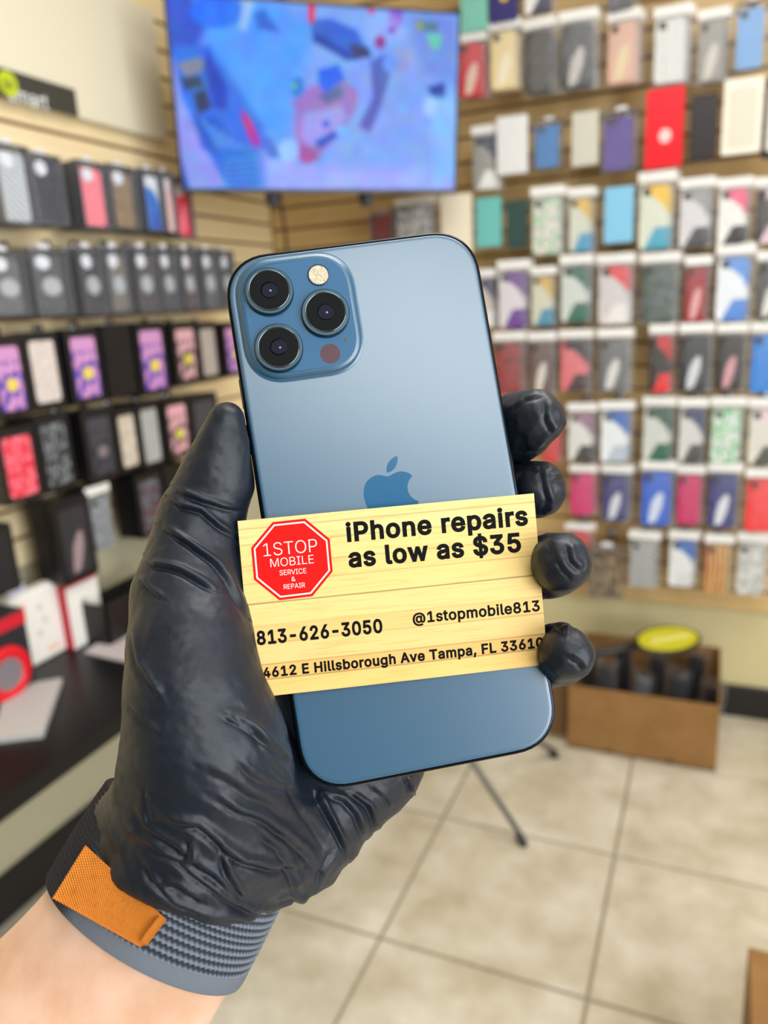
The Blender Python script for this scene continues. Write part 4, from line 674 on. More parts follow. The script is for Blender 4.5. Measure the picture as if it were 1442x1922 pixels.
LEFTW = [
 ('top', 'clam', 'ring', [
  (-16, 48, 262, 420, ('stripe', (196, 202, 206), (150, 158, 166), K_), 'silver grey ribbed case in clear box'),
  (50, 106, 282, 422, ('plain', (52, 54, 62)), 'charcoal black case in clear box'),
  (140, 190, 296, 428, ('stripe', (232, 92, 112), (244, 150, 160), K_), 'coral pink textured case in clear box'),
  (196, 246, 304, 430, ('spots', (140, 116, 90), (86, 74, 60), (160, 136, 104)), 'brown leopard case in clear box'),
  (258, 294, 312, 434, ('shoe', (220, 226, 236), (40, 110, 200), (30, 90, 190)), 'blue and white case in clear box'),
  (297, 316, 316, 438, ('plain', (232, 190, 190)), 'pale pink case in clear box'),
  (318, 350, 328, 446, ('swash', (224, 18, 60), (240, 120, 140), K_), 'bright red case in clear box')]),
 ('second', 'clam', 'both', [
  (-30, 38, 462, 594, ('plain', (96, 98, 102)), 'grey case with round plate in clear box'),
  (50, 118, 458, 592, ('plain', (80, 84, 88)), 'slate case with round plate in clear box'),
  (138, 186, 456, 590, ('plain', (62, 62, 66)), 'dark grey case with round plate in clear box'),
  (192, 232, 456, 588, ('plain', (110, 106, 102)), 'taupe case with round plate in clear box'),
  (244, 284, 456, 586, ('plain', (78, 72, 76)), 'plum grey case in clear box'),
  (290, 324, 458, 584, ('plain', (72, 76, 80)), 'graphite case with round plate in clear box'),
  (332, 360, 460, 582, ('plain', (84, 74, 76)), 'brownish grey case in clear box'),
  (370, 400, 460, 580, ('plain', (90, 94, 100)), 'steel grey case in clear box'),
  (406, 430, 462, 578, ('plain', (70, 72, 76)), 'dark case beside the phone in clear box')]),
 ('third', 'dark', None, [
  (-30, 36, 632, 784, PUR, 'purple case with yellow emblem in black box'),
  (38, 102, 622, 768, ('mottle', (214, 206, 204), (190, 176, 172), (200, 190, 186)), 'pale photo print case in black box'),
  (116, 178, 616, 758, PUR, 'purple pink case in black box'),
  (184, 238, 608, 744, ('plain', (14, 14, 16)), 'empty looking black box'),
  (246, 302, 604, 742, PUR, 'violet case with yellow emblem in black box'),
  (312, 362, 604, 722, ('photo', (66, 58, 62), (206, 160, 170), (206, 196, 80)), 'pink and dark case in black box'),
  (362, 398, 604, 714, ('vstripe', (178, 170, 166), (150, 140, 138), K_), 'taupe striped case in black box'),
  (410, 444, 604, 706, PUR, 'lilac case in black box beside the thumb')]),
 ('fourth', 'dark', None, [
  (-14, 60, 800, 944, ('mottle', (220, 60, 84), (236, 120, 136), (206, 36, 60)), 'red floral case in black box'),
  (58, 124, 776, 922, ('mottle', (52, 58, 66), (130, 136, 140), (30, 32, 38)), 'black and white graphic case in black box'),
  (148, 204, 766, 902, ('photo', (40, 42, 52), (60, 62, 70), (120, 110, 116)), 'dark case with round print in black box'),
  (206, 248, 764, 886, ('mottle', (196, 186, 170), (176, 164, 152), (208, 200, 188)), 'sand coloured case in black box'),
  (248, 292, 752, 878, ('vstripe', (176, 180, 180), (140, 146, 146), K_), 'silver striped case in black box'),
  (298, 346, 746, 860, ('photo', (84, 72, 78), (214, 160, 172), (206, 200, 90)), 'pink and yellow case in black box'),
  (348, 400, 738, 850, ('plain', (60, 64, 72)), 'glossy slate case in black box')]),
 ('bottom', 'dark', None, [
  (-60, 18, 986, 1120, ('plain', (26, 28, 34)), 'black boxed case cut by the left frame edge'),
  (92, 164, 930, 1092, ('swash', (46, 46, 52), (150, 130, 136), K_), 'dark grey boxed case with small print'),
  (160, 206, 908, 1034, ('spots', (120, 126, 134), (64, 68, 74), (150, 154, 160)), 'grey speckled case in pale bag'),
  (246, 296, 884, 1006, ('mottle', (58, 64, 76), (110, 118, 128), (90, 30, 46)), 'dark blue grey graphic case with red corner'),
  (300, 346, 868, 990, ('plain', (16, 16, 18)), 'plain black boxed case beside the glove')]),
]
def build_packages():
    global PR, HOOKM
    PR = make_protos(); HOOKM = mat('chrome_hook', (170, 170, 175), 0.25, 0.9)
    used = {}
    nouns = {'top': 'top row', 'bottom': 'bottom row'}
    for rname, items in BACK:
        row = rname + ' row'
        for i, it in enumerate(items):
            xl, xr, yt, yb, kind, cols, look = it
            y = YW - 0.115
            xm, ym = (xl + xr) / 2, (yt + yb) / 2
            a = ony(xl, ym, y); b = ony(xr, ym, y); t = ony(xm, yt, y); u = ony(xm, yb, y)
            w = b[0] - a[0]; h = t[2] - u[2]; x = (a[0] + b[0]) / 2
            rng = random.Random(i * 7 + len(look))
            lab = '%s, %s of the back slatwall' % (look, row)
            nb = 2 if kind == 'bag' and rname not in ('top',) else 1
            package(kind, (x, y, t[2]), rng.uniform(-0.09, 0.09), w, h, cols, lab, 'phone case', 'packaged phone cases on the back slatwall')
            if kind == 'bag' and yb > 100:
                p = package(kind, (x + 0.008, y + 0.032, t[2] - 0.002), rng.uniform(-0.1, 0.02), w * 1.03, h * 0.99, cols,
                        'spare behind the %s, %s' % (look, row), 'phone case', 'spare packages hanging behind on the back slatwall')
            hk = link('display_hook', PR['hook'], HOOKM, None, loc=(x, y - 0.004 , t[2] - 0.006 * 1), objmat=True)
            meta(hk, 'metal wall hook holding the %s, %s' % (look, row), 'hook', 'metal display hooks on the back slatwall')
            if (t[2] - 0.006) > 2.69: pass
    for rname, kind0, ring, items in LEFTW:
        row = rname + ' row'
        for i, it in enumerate(items):
            xl, xr, yt, yb, cols, look = it
            kind = kind0
            if 'pale bag' in look: kind = 'bag'
            x = XW + 0.115
            xm, ym = (xl + xr) / 2, (yt + yb) / 2
            a = onx(xl, ym, x); b = onx(xr, ym, x); t = onx(xm, yt, x); u = onx(xm, yb, x)
            w = b[1] - a[1]; h = t[2] - u[2]; y = (a[1] + b[1]) / 2
            rng = random.Random(i * 5 + len(look))
            lab = '%s, %s of the left slatwall' % (look, row)
            package(kind, (x, y, t[2]), math.pi / 2 + rng.uniform(-0.05, 0.05), w, h, cols, lab, 'phone case', 'packaged phone cases on the left slatwall', ring=ring if kind == 'clam' else None)
            c2 = ('plain', (24, 24, 28)) if kind != 'clam' else ('plain', (44, 46, 50))
            for q in ((1,) if rname == 'top' and i >= 5 else (1, 2)):
                package('dark' if kind == 'bag' else kind, (x - 0.030 * q, y + 0.004 * q, t[2] - 0.002 * q), math.pi / 2, w * 1.0, h * 0.99, c2,
                        '%s package behind the %s, %s' % ('nearer' if q == 1 else 'farther', look, row), 'phone case', 'spare packages hanging behind on the left slatwall')
            hk = link('display_hook', PR['hook'], HOOKM, None, loc=(x + 0.004, y, t[2] - 0.006), rot=(0, 0, math.pi / 2), objmat=True)
            meta(hk, 'metal wall hook holding the %s, %s' % (look, row), 'hook', 'metal display hooks on the left slatwall')

# ------------------------------------------------------------------ table and things on it
TZ = 0.62
def build_table():
    fx = (onz(0, 1550, TZ - 0.04)[0] + onz(222, 1391, TZ - 0.04)[0]) / 2
    y0, y1 = 0.15, 1.95
    blk = mat('table_black', (18, 18, 19), 0.35, spec=0.25)
    t = empty('display_table', ((XW + fx) / 2, (y0 + y1) / 2, 0), 'long black table standing against the left wall under the hanging cases', 'table')
    cx, cy = (XW + fx) / 2, (y0 + y1) / 2; w = (fx - XW) / 2 - 0.008
    link('tabletop', BM().box(-w, w, y0 - cy, y1 - cy, TZ - 0.04, TZ, bev=0.003, seg=2).mesh('tabletop'), blk, t)
    for sx in (-1, 1):
        for yy in (y0 + 0.05, y1 - 0.05):
            link('leg', BM().box(sx * (w - 0.03) - 0.018, sx * (w - 0.03) + 0.018, yy - cy - 0.018, yy - cy + 0.018, 0.0, TZ - 0.04, bev=0.002).mesh('leg'), blk, t)
    # headphones retail box: black with red ring
    def wallbox(name, pix, depth, face, label, cat, group=None):
        """pix = (left x, right x, top y, bottom y) of the face that looks into the room; stands on the table"""
        xl, xr, yt, yb = pix; xm = (xl + xr) / 2
        u = onz(xm, yb, TZ); X = u[0]; a = onx(xl, (yt + yb) / 2, X); b = onx(xr, (yt + yb) / 2, X); tp = onx(xm, yt, X)
        X = min(X, XW + 0.30); X = max(X, XW + depth + 0.01)
        r = empty(name, (X, u[1], TZ), label, cat, group)
        return r, (b[1] - a[1]), tp[2] - TZ
    wm = mat('carton_white', (232, 229, 224), 0.45); red = mat('carton_red', (196, 26, 48), 0.4)
    Xc_ = max(onz(87, 1240, TZ)[0], XW + 0.045) + 0.082
    r, w, h = wallbox('headphone_box', (-66, 40, 1108, 1262), 0.08, None, 'black retail box with red ringed headphone, at the left end of the table', 'box')
    q_ = onx(-4, 1185, Xc_); r.location = (Xc_, q_[1], TZ)
    link('box_body', BM().box(-0.08, 0, -w / 2, w / 2, 0, h, bev=0.002).mesh('box_body'), mat('box_black2', (34, 36, 42), 0.4), r)
    link('red_band', BM().box(-0.06, 0.001, -w / 2 - 0.0005, w / 2 + 0.0005, h * 0.82, h * 0.97).mesh('red_band'), red, r)
    b = bmesh.new()
    n, k = 36, 10; R0, R1 = h * 0.25, h * 0.075
    vs = [[b.verts.new((0.004 + R1 * 0.5 * math.sin(2 * math.pi * j / k), (R0 + R1 * math.cos(2 * math.pi * j / k)) * math.cos(2 * math.pi * i / n) - w * 0.0, h * 0.34 + (R0 + R1 * math.cos(2 * math.pi * j / k)) * math.sin(2 * math.pi * i / n))) for j in range(k)] for i in range(n)]
    for i in range(n):
        for j in range(k): b.faces.new((vs[i][j], vs[(i + 1) % n][j], vs[(i + 1) % n][(j + 1) % k], vs[i][(j + 1) % k]))
    me = bpy.data.meshes.new('ear_ring'); bmesh.ops.recalc_face_normals(b, faces=b.faces); b.to_mesh(me); b.free(); me.shade_smooth()
    link('ear_ring', me, mat('headphone_red', (214, 24, 40), 0.3), r)
    link('ear_pad', BM().cyl((0, 0, h * 0.34), (0.008, 0, h * 0.34), R0 * 0.95, seg=32).mesh('ear_pad'), mat('ear_grey', (120, 112, 118), 0.5), r)
    # white carton
    r, w, h = wallbox('white_carton', (38, 136, 1096, 1240), 0.035, None, 'white retail carton with faint orange print, standing on the black table', 'box')
    link('carton', BM().box(-0.035, 0, -w / 2, w / 2, 0, h, bev=0.006, seg=2).mesh('carton'), wm, r)
    link('printed_block', BM().box(0, 0.0006, w * 0.08, w * 0.34, h * 0.1, h * 0.17).mesh('printed_block'), mat('print_peach', (236, 196, 176), 0.5), r)
    link('printed_mark', BM().box(0, 0.0006, -w * 0.36, -w * 0.2, h * 0.78, h * 0.88).mesh('printed_mark'), mat('print_peach', (236, 196, 176), 0.5), r)
    for yy, zz in ((0.05, 0.74), (0.12, 0.55), (-0.02, 0.4)):
        link('printed_icon', BM().cyl((0, yy * w, zz * h), (0.0006, yy * w, zz * h), 0.008, seg=16).mesh('printed_icon'), mat('print_grey', (202, 200, 194), 0.5), r)
    link('plastic_tab', BM().box(-0.02, -0.015, -w * 0.4, -w * 0.05, h, h * 1.1, bev=0.001).mesh('plastic_tab'), mat('tab_lilac', (176, 178, 196), 0.3), r)
    # white carton with red spine
    r, w, h = wallbox('red_spined_carton', (140, 202, 1080, 1204), 0.05, None, 'white carton with a red side, standing between white carton and black box', 'box')
    link('carton', BM().box(-0.06, 0, -w / 2, w / 2, 0, h, bev=0.002).mesh('carton'), wm, r)
    link('red_side', BM().box(-0.0605, -0.0, -w / 2 - 0.003, -w / 2, -0.0 + 0.001, h, bev=0.0005).box(-0.06, 0.0005, -w / 2, w / 2, h * 0.965, h + 0.0015).mesh('red_side'), red, r)
    link('printed_shape', BM().prism([(-0.012, 0), (0.012, 0.004), (0.006, 0.05), (-0.01, 0.045)], 0, 0.0006).mesh('printed_shape', xf=Matrix(((0, 0, 1, 0), (1, 0, 0, 0), (0, 1, 0, h * 0.42), (0, 0, 0, 1)))), mat('print_dgrey', (170, 168, 166), 0.5), r)
    # black open box with an orange thing
    p = onz(232, 1200, TZ); X = max(min(p[0], -1.30), XW + 0.09)
    q = onx(232, 1180, X); 
    r = empty('black_bin', (X, q[1] + 0.06, TZ), 'low black bin at the back of the table beside the gloved hand', 'bin')
    b = BM(); W2, D2, H2 = 0.11, 0.085, 0.105
    b.box(-D2, 0, -W2, W2, 0, 0.006).box(-0.005, 0, -W2, W2, 0, H2).box(-D2, -D2 + 0.005, -W2, W2, 0, H2).box(-D2, 0, -W2, -W2 + 0.005, 0, H2).box(-D2, 0, W2 - 0.005, W2, 0, H2)
    link('bin_body', b.mesh('bin_body'), mat('bin_black', (26, 26, 24), 0.45), r)
    bo = BM(); bmesh.ops.create_uvsphere(bo.b, u_segments=20, v_segments=12, radius=0.026, matrix=Matrix.Translation((X - 0.03 + 0.065, q[1] + 0.075, TZ + 0.05 + 0.02)) @ Matrix.Diagonal((0.7, 1, 1.25, 1)))
    bo.cyl((X + 0.035, q[1] + 0.075, TZ), (X + 0.035, q[1] + 0.075, TZ + 0.045), 0.02, seg=20)
    o = link('orange_bottle', bo.mesh('orange_bottle', True), mat('orange', (236, 66, 14), 0.35)); meta(o, 'bright orange squat bottle in front of the black bin', 'bottle')
    # papers
    def sheet(pix, th, m, label, name):
        c = [onz(x, y, TZ + th) for x, y in pix]
        cx_ = sum(k[0] for k in c) / 4; cy_ = sum(k[1] for k in c) / 4
        me = BM().prism([(k[0] - cx_, k[1] - cy_) for k in c], 0, th).mesh(name)
        o = link(name, me, m, loc=(cx_, cy_, TZ)); meta(o, label, 'paper'); return o
    sheet([(10, 1290), (116, 1272), (80, 1374), (-14, 1386)], 0.012, mat('paper_grey', (186, 184, 184), 0.6), 'pale grey pad of paper lying on the near end of the black table', 'paper_pad')
    sheet([(158, 1224), (212, 1186), (300, 1196), (288, 1252)], 0.004, mat('paper_pink', (196, 186, 188), 0.6), 'pinkish white papers lying on the table beside the glove', 'paper_stack')
    o = link('brass_trinket', BM().cyl((0, 0, 0), (0, 0, 0.004), 0.010, seg=16).cyl((0.012, 0.008, 0), (0.012, 0.008, 0.005), 0.007, seg=12).mesh('brass_trinket'), mat('brass', (196, 156, 60), 0.35, 0.6), loc=tuple(onz(230, 1185, TZ + 0.004))); meta(o, 'small brass coloured trinket on the pinkish papers', 'trinket')

# ------------------------------------------------------------------ cardboard box, racket, tripod, near carton
def build_floor_things():
    cb = mat('cardboard', (142, 104, 58), 0.8, noise=(14, (132, 94, 48)))
    cbi = mat('cardboard_inner', (100, 70, 40), 0.85)
    yf = 2.181; x0, x1 = -0.37, 0.062; yb = YW - 0.012; hf = 0.216
    r = empty('cardboard_box', ((x0 + x1) / 2, (yf + yb) / 2, 0), 'open brown cardboard box full of bagged goods on the floor by the back wall', 'box')
    ox, oy = (x0 + x1) / 2, (yf + yb) / 2; w = (x1 - x0) / 2; d = (yb - yf) / 2
    link('front_panel', BM().box(-w, w, -d, -d + 0.005, 0.0, hf, bev=0.001).mesh('front_panel'), cb, r)
    link('back_panel', BM().box(-w, w, d - 0.005, d, 0.0, hf + 0.03, bev=0.001).mesh('back_panel'), cb, r)
    link('right_panel', BM().box(w - 0.005, w, -d + 0.005, d - 0.005, 0.0, hf + 0.03, bev=0.001).mesh('right_panel'), cb, r)
    link('left_panel', BM().box(-w, -w + 0.005, -d + 0.005, d - 0.005, 0.0, hf, bev=0.001).mesh('left_panel'), cb, r)
    link('bottom_panel', BM().box(-w, w, -d, d, 0.0, 0.005).mesh('bottom_panel'), cbi, r)
    link('flap', BM().box(-w - 0.10, -w - 0.002, -d + 0.02, -d + 0.026, 0.03, hf - 0.005, bev=0.001).mesh('flap'), cbi, r)
    for i, hx in enumerate((-0.09, 0.09)):
        link('staple', BM().box(hx - 0.012, hx + 0.012, -d - 0.0012, -d, 0.008, 0.014).mesh('staple'), mat('staple', (70, 52, 30), 0.5), r)
    rng = random.Random(4)
    specs = [('black', (26, 26, 30)), ('dark grey', (52, 54, 58)), ('black', (20, 20, 22)), ('grey', (96, 98, 100)), ('black', (30, 30, 30)), ('charcoal', (44, 46, 50)), ('black', (22, 22, 26)), ('pink topped black', (40, 26, 34))]
    places = ['left end', 'second from left end', 'left of middle', 'middle', 'right of middle', 'under the racket head', 'second from right end', 'right end']
    for i, (nm, c) in enumerate(specs):
        xx = ox - w + 0.045 + i * (2 * w - 0.08) / 7
        rt = empty('bagged_accessory', (xx, oy + (-0.065 if i % 2 else 0.055), 0.0055), '%s accessory in crinkled clear bag, %s of the cardboard box' % (nm, places[i]), 'package', 'bagged goods in the cardboard box', rot=(rng.uniform(-0.08, 0.08), rng.uniform(-0.1, 0.1), rng.uniform(-0.35, 0.35)))
        hh = rng.uniform(0.235, 0.275)
        link('accessory', BM().box(-0.022, 0.022, -0.012, 0.012, 0.012, hh * 0.93, bev=0.006, seg=2).mesh('accessory'), mat('acc_%d' % i, c, 0.35), rt)
        me = bpy.data.meshes.new('bag'); V = []; nx, nz = 10, 12
        for s in (-1, 1):
            for jj in range(nz):
                for ii in range(nx):
                    u = ii / (nx - 1) - 0.5; v = jj / (nz - 1)
                    V.append((u * 0.075, s * (0.016 * math.cos(u * math.pi) + 0.002) + rng.uniform(-0.005, 0.005), 0.006 + v * hh + rng.uniform(-0.003, 0.003)))
        idx = np.arange(nx * nz).reshape(nz, nx); Q = np.stack([idx[1:, :-1], idx[1:, 1:], idx[:-1, 1:], idx[:-1, :-1]], -1).reshape(-1, 4)
        link('clear_bag', fastmesh('clear_bag', V, np.concatenate([Q, Q[:, ::-1] + nx * nz]), True), FILM, rt)
    # racket: yellow oval head, black rim and handle, lying on the goods
    zr = 0.305
    a = onz(1196, 1212, zr + 0.006); bb = onz(1310, 1190, zr + 0.012); hnd = onz(1085, 1236, zr)
    rc = empty('yellow_racket', tuple((a + bb) / 2), 'yellow headed racket with black handle lying on top of the cardboard box', 'racket')
    ctr = (a + bb) / 2; ax = Vector(bb - a); L = ax.length; ang = math.atan2(ax.y, ax.x)
    Mx = Matrix.Rotation(ang, 4, 'Z') @ Matrix.Rotation(0.30, 4, 'X')
    n = 40; ov = [(L * 0.5 * math.cos(2 * math.pi * i / n), 0.058 * math.sin(2 * math.pi * i / n)) for i in range(n)]
    link('racket_head', BM().prism([(x * 0.95, y * 0.92) for x, y in ov], -0.004, 0.006).mesh('racket_head', xf=Mx), mat('racket_yellow', (196, 190, 40), 0.4), rc)
    link('rim', BM().tube([(x, y, 0.0) for x, y in ov] + [(ov[0][0], ov[0][1], 0)], 0.006, 8).mesh('rim', True, xf=Mx), mat('racket_black', (24, 24, 22), 0.4), rc)
    link('centre_bar', BM().box(-L * 0.3, L * 0.34, -0.012, 0.012, 0.006, 0.010, bev=0.002).mesh('centre_bar', xf=Mx), mat('racket_pale', (214, 208, 110), 0.4), rc)
    link('handle', BM().tube([(-L * 0.48, 0, 0), (-L * 0.75, 0.0, -0.004), (-L * 1.5, 0.004, -0.010)], 0.012, 10).mesh('handle', True, xf=Matrix.Rotation(ang, 4, 'Z')), mat('racket_black', (24, 24, 22), 0.4), rc)
    # tripod stand hidden behind the phone, feet in view
    f1 = onz(985, 1587, 0.0); f2 = onz(1045, 1420, 0.0); 
    d1 = onz(888, 1440, 0.30)
    hub = Vector((f1[0] + 0, f1[1], 0)) ; 
    # leg 1 runs from its foot up to the hub along the line seen below the phone
    dirp = None
    best = None
    rA = ray(760, 1240); 
    t = 1.92; hubp = EYE + rA * t
    hub = Vector(hubp); 
    st = empty('tripod_stand', (hub.x, hub.y, 0), 'thin grey metal tripod stand behind the phone with one leg on the tiles', 'stand')
    gm = mat('tripod_grey', (120, 122, 128), 0.3, 0.7); rub = mat('rubber_black', (26, 26, 26), 0.7)
    feet = [Vector(f1), Vector(f2)]
    c_ = (feet[0] + feet[1]) / 2; v = Vector((hub.x, hub.y, 0)) - c_
    feet.append(Vector((hub.x, hub.y, 0)) + v.normalized() * 0.25 if v.length > 0 else Vector((hub.x - 0.3, hub.y, 0)))
    o0 = Vector((hub.x, hub.y, 0))
    for k, f in enumerate(feet):
        lg = link('leg', BM().tube([hub - o0, f + Vector((0, 0, 0.014)) - o0], 0.0075, 10).mesh('leg', True), gm, st)
        link('rubber_foot', BM().cyl(f - o0, f - o0 + (hub - f).normalized() * 0.034, 0.010, 0.0095, seg=12).mesh('rubber_foot', True), rub, lg)
    link('centre_pole', BM().cyl(hub - o0 - Vector((0, 0, 0.04)), hub - o0 + Vector((0, 0, 0.22)), 0.010, seg=14).mesh('centre_pole', True), gm, st)
    link('hub', BM().cyl(hub - o0 - Vector((0, 0, 0.025)), hub - o0 + Vector((0, 0, 0.025)), 0.022, seg=18).mesh('hub', True), rub, st)
    # carton edge at the lower right
    c = onz(1405, 1780, 0.26)
    k = empty('small_carton', (c[0] + 0.16, c[1] - 0.10, 0), 'brown cardboard carton standing at the lower right edge of the picture', 'box')
    b = BM(); b.box(-0.16, 0.16, -0.10, -0.096, 0, 0.26).box(-0.16, 0.16, 0.096, 0.10, 0, 0.26).box(-0.16, -0.156, -0.1, 0.1, 0, 0.26).box(0.156, 0.16, -0.1, 0.1, 0, 0.26).box(-0.16, 0.16, -0.1, 0.1, 0, 0.004)
    link('carton', b.mesh('carton'), cb, k)
    link('top_flap', BM().box(-0.16, 0.16, -0.10, 0.10, 0.26, 0.264, bev=0.001).mesh('top_flap'), cb, k)

# ------------------------------------------------------------------ phone
PR_R = np.array([[0.982686, 0.162791, -0.088476], [-0.157871, 0.985631, 0.060069], [0.096983, -0.045061, 0.994265]])
PR_T = np.array([2.258162, -2.912735, 230.013262])
def ph_pix(px, py, off=0.0):                     # pixel -> phone plane mm coordinates (x right, y down)
    d = np.array([(px - CX) / F, (py - CY) / F, 1.0]); n = PR_R[:, 2]; t0 = PR_T + n * off
    s = (n @ t0) / (n @ d); q = PR_R.T @ (d * s - t0); return q[0], q[1]
def sq_outline(hw, hh, r, n=10, p=2.3):
    pts = []
    for sx, sy, fl in ((1, 1, 0), (-1, 1, 1), (-1, -1, 0), (1, -1, 1)):
        seq = []
        for k in range(n + 1):
            a = math.pi / 2 * k / n
            seq.append((sx * (hw - r + r * math.cos(a) ** (2 / p)), sy * (hh - r + r * math.sin(a) ** (2 / p))))
        if fl: seq = seq[::-1]
        pts += seq
    return pts
def loft_rings(rings, close0=True, close1=True):
    n = len(rings[0]); V = [p for r in rings for p in r]; Fc = []
    for a in range(len(rings) - 1):
        for k in range(n): Fc.append((a * n + k, a * n + (k + 1) % n, (a + 1) * n + (k + 1) % n, (a + 1) * n + k))
    if close0: Fc.append(tuple(range(n))[::-1])
    if close1: Fc.append(tuple((len(rings) - 1) * n + k for k in range(n)))
    return V, Fc
def build_phone():
    root = bpy.data.objects.new('smartphone', None); COL.objects.link(root); root.empty_display_size = 0.02
    Rw = RC.T @ PR_R; o = c2w(PR_T)
    # local frame: x right, y down, z away from the lens ; unit millimetre
    mm = 0.001
    root.matrix_world = Matrix([[Rw[0][0] * mm, Rw[0][1] * mm, Rw[0][2] * mm, o[0]], [Rw[1][0] * mm, Rw[1][1] * mm, Rw[1][2] * mm, o[1]], [Rw[2][0] * mm, Rw[2][1] * mm, Rw[2][2] * mm, o[2]], [0, 0, 0, 1]])
    meta(root, 'matte blue smartphone seen from its back, held upright in the gloved hand', 'phone')
    HW, HH, R = 39.05, 80.4, 14.5
    def ring(ins, z): return [(x, y, z) for x, y in sq_outline(HW - ins, HH - ins, R - ins)]
    frame = mat('phone_frame', (14, 20, 28), 0.14, 0.7)
    prof = [(1.6, 0.12), (1.1, 0.03), (0.5, 0.10), (0.12, 0.42), (0, 0.9), (0, 6.5), (0.1, 7.0), (0.4, 7.3), (1.2, 7.4)]
    V, Fc = loft_rings([ring(i, z) for i, z in prof], True, True)
    link('metal_frame', smooth_by_angle(pydata('metal_frame', V, Fc)), frame, root)
    glass = bpy.data.materials.new('matte_blue_glass'); glass.use_nodes = True; nt = glass.node_tree; b = nt.nodes['Principled BSDF']
    b.inputs['Base Color'].default_value = (*s2l((28, 80, 112)), 1); b.inputs['Roughness'].default_value = 0.33
    b.inputs['Specular IOR Level'].default_value = 0.5; b.inputs['IOR'].default_value = 1.95
    tcn = nt.nodes.new('ShaderNodeTexCoord'); nn = nt.nodes.new('ShaderNodeTexNoise'); nn.inputs['Scale'].default_value = 2.2; nn.inputs['Detail'].default_value = 3
    nt.links.new(tcn.outputs['Object'], nn.inputs['Vector']); bp = nt.nodes.new('ShaderNodeBump'); bp.inputs['Strength'].default_value = 0.04; bp.inputs['Distance'].default_value = 0.0002
    nt.links.new(nn.outputs['Fac'], bp.inputs['Height']); nt.links.new(bp.outputs[0], b.inputs['Normal'])
    V, Fc = loft_rings([ring(1.15, 0.25), ring(1.12, 0.0), ring(1.22, -0.14), ring(1.5, -0.22), ring(2.3, -0.24)], False, True)
    link('back_glass', smooth_by_angle(pydata('back_glass', V, Fc)), glass, root)
    V, Fc = loft_rings([ring(1.2, 7.42), ring(1.25, 7.5)], False, True)
    link('front_screen', pydata('front_screen', V, Fc), mat('screen_black', (8, 8, 10), 0.08), root)
    # camera plateau
    cc = [ph_pix(*p) for p in ((456, 596), (670, 600), (553, 487), (578, 704))]
    bx = (cc[0][0] + cc[1][0]) / 2; by = (cc[2][1] + cc[3][1]) / 2
    hw = (cc[1][0] - cc[0][0]) / 2; hh = (cc[3][1] - cc[2][1]) / 2
    def pr(ins, z): return [(bx + x, by + y, z) for x, y in sq_outline(hw - ins, hh - ins, 11.0 - ins)]
    V, Fc = loft_rings([pr(-1.7, -0.2), pr(-1.2, -0.26), pr(-0.7, -0.42), pr(-0.35, -0.8), pr(-0.1, -1.35), pr(0.3, -1.6), pr(1.0, -1.7)], False, False)
    link('plateau_skirt', smooth_by_angle(pydata('plateau_skirt', V, Fc), 60), glass, root)
    V, Fc = loft_rings([pr(0.9, -1.5), pr(1.0, -1.715), pr(1.3, -1.73)], False, True)
    pg = mat('gloss_blue_glass', (36, 88, 128), 0.10, spec=0.12)
    link('camera_plateau', pydata('camera_plateau', V, Fc), pg, root)
    def disc(cx, cy, rz, n=48):                  # stacked rings: list of (radius, z)
        rings = [[(cx + r * math.cos(2 * math.pi * k / n), cy + r * math.sin(2 * math.pi * k / n), z) for k in range(n)] for r, z in rz]
        V, Fc = loft_rings(rings, False, True); return smooth_by_angle(pydata('d', V, Fc), 35)
    ringm = mat('lens_ring_blue', (34, 56, 68), 0.3, 0.6); ring2 = mat('lens_ring_bright', (96, 108, 112), 0.15, 0.95)
    gl = mat('lens_glass', (5, 6, 8), 0.05, spec=0.03); inner = mat('lens_inner', (20, 24, 48), 0.2)
    for (px, py) in ((505, 545), (611, 586), (523, 652)):
        x, y = ph_pix(px, py, -3.2)
        l = link('camera_lens', disc(x, y, [(7.25, -1.7), (7.25, -2.9), (7.0, -3.25), (6.2, -3.35), (6.05, -3.3)]), ringm, root)
        link('lens_trim', disc(x, y, [(6.15, -3.3), (6.12, -3.52), (6.0, -3.58), (5.85, -3.5)]), ring2, l)
        link('lens_cover', disc(x, y, [(5.9, -3.42), (5.8, -3.5), (4.2, -3.52)]), gl, l)
        link('lens_core', disc(x, y, [(2.6, -3.5), (2.5, -3.535), (1.9, -3.54)]), mat('lens_core', (10, 12, 26), 0.05, spec=0.04), l)
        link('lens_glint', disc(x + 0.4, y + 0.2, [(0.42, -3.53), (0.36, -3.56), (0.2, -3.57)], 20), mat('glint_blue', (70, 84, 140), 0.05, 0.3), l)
    x, y = ph_pix(598, 516, -2.0)
    l = link('flash', disc(x, y, [(3.25, -1.7), (3.25, -2.0), (3.0, -2.05), (2.9, -2.0)]), ringm, root)
    link('flash_diffuser', disc(x, y, [(2.95, -1.9), (2.9, -2.06), (1.5, -2.1), (0.4, -2.11)]), mat('flash_cream', (206, 192, 168), 0.3, spec=0.15, bump=(0.8, 0.3, 0.15)), l)
    x, y = ph_pix(620, 664, -1.7)
    link('depth_sensor', disc(x, y, [(3.0, -1.72), (3.0, -1.745), (1.0, -1.75)]), mat('sensor_maroon', (80, 52, 60), 0.15, spec=0.1), root)
    x, y = ph_pix(650, 637, -1.7)
    link('microphone_hole', disc(x, y, [(0.62, -1.72), (0.5, -1.75), (0.3, -1.74)], 20), mat('mic_dark', (14, 22, 30), 0.3), root)
    # apple shaped emblem
    emb = emblem_outline()
    ex0, ey0 = ph_pix(745, 856); exl, eyl = ph_pix(680, 915); exr, eyr = ph_pix(786, 942)
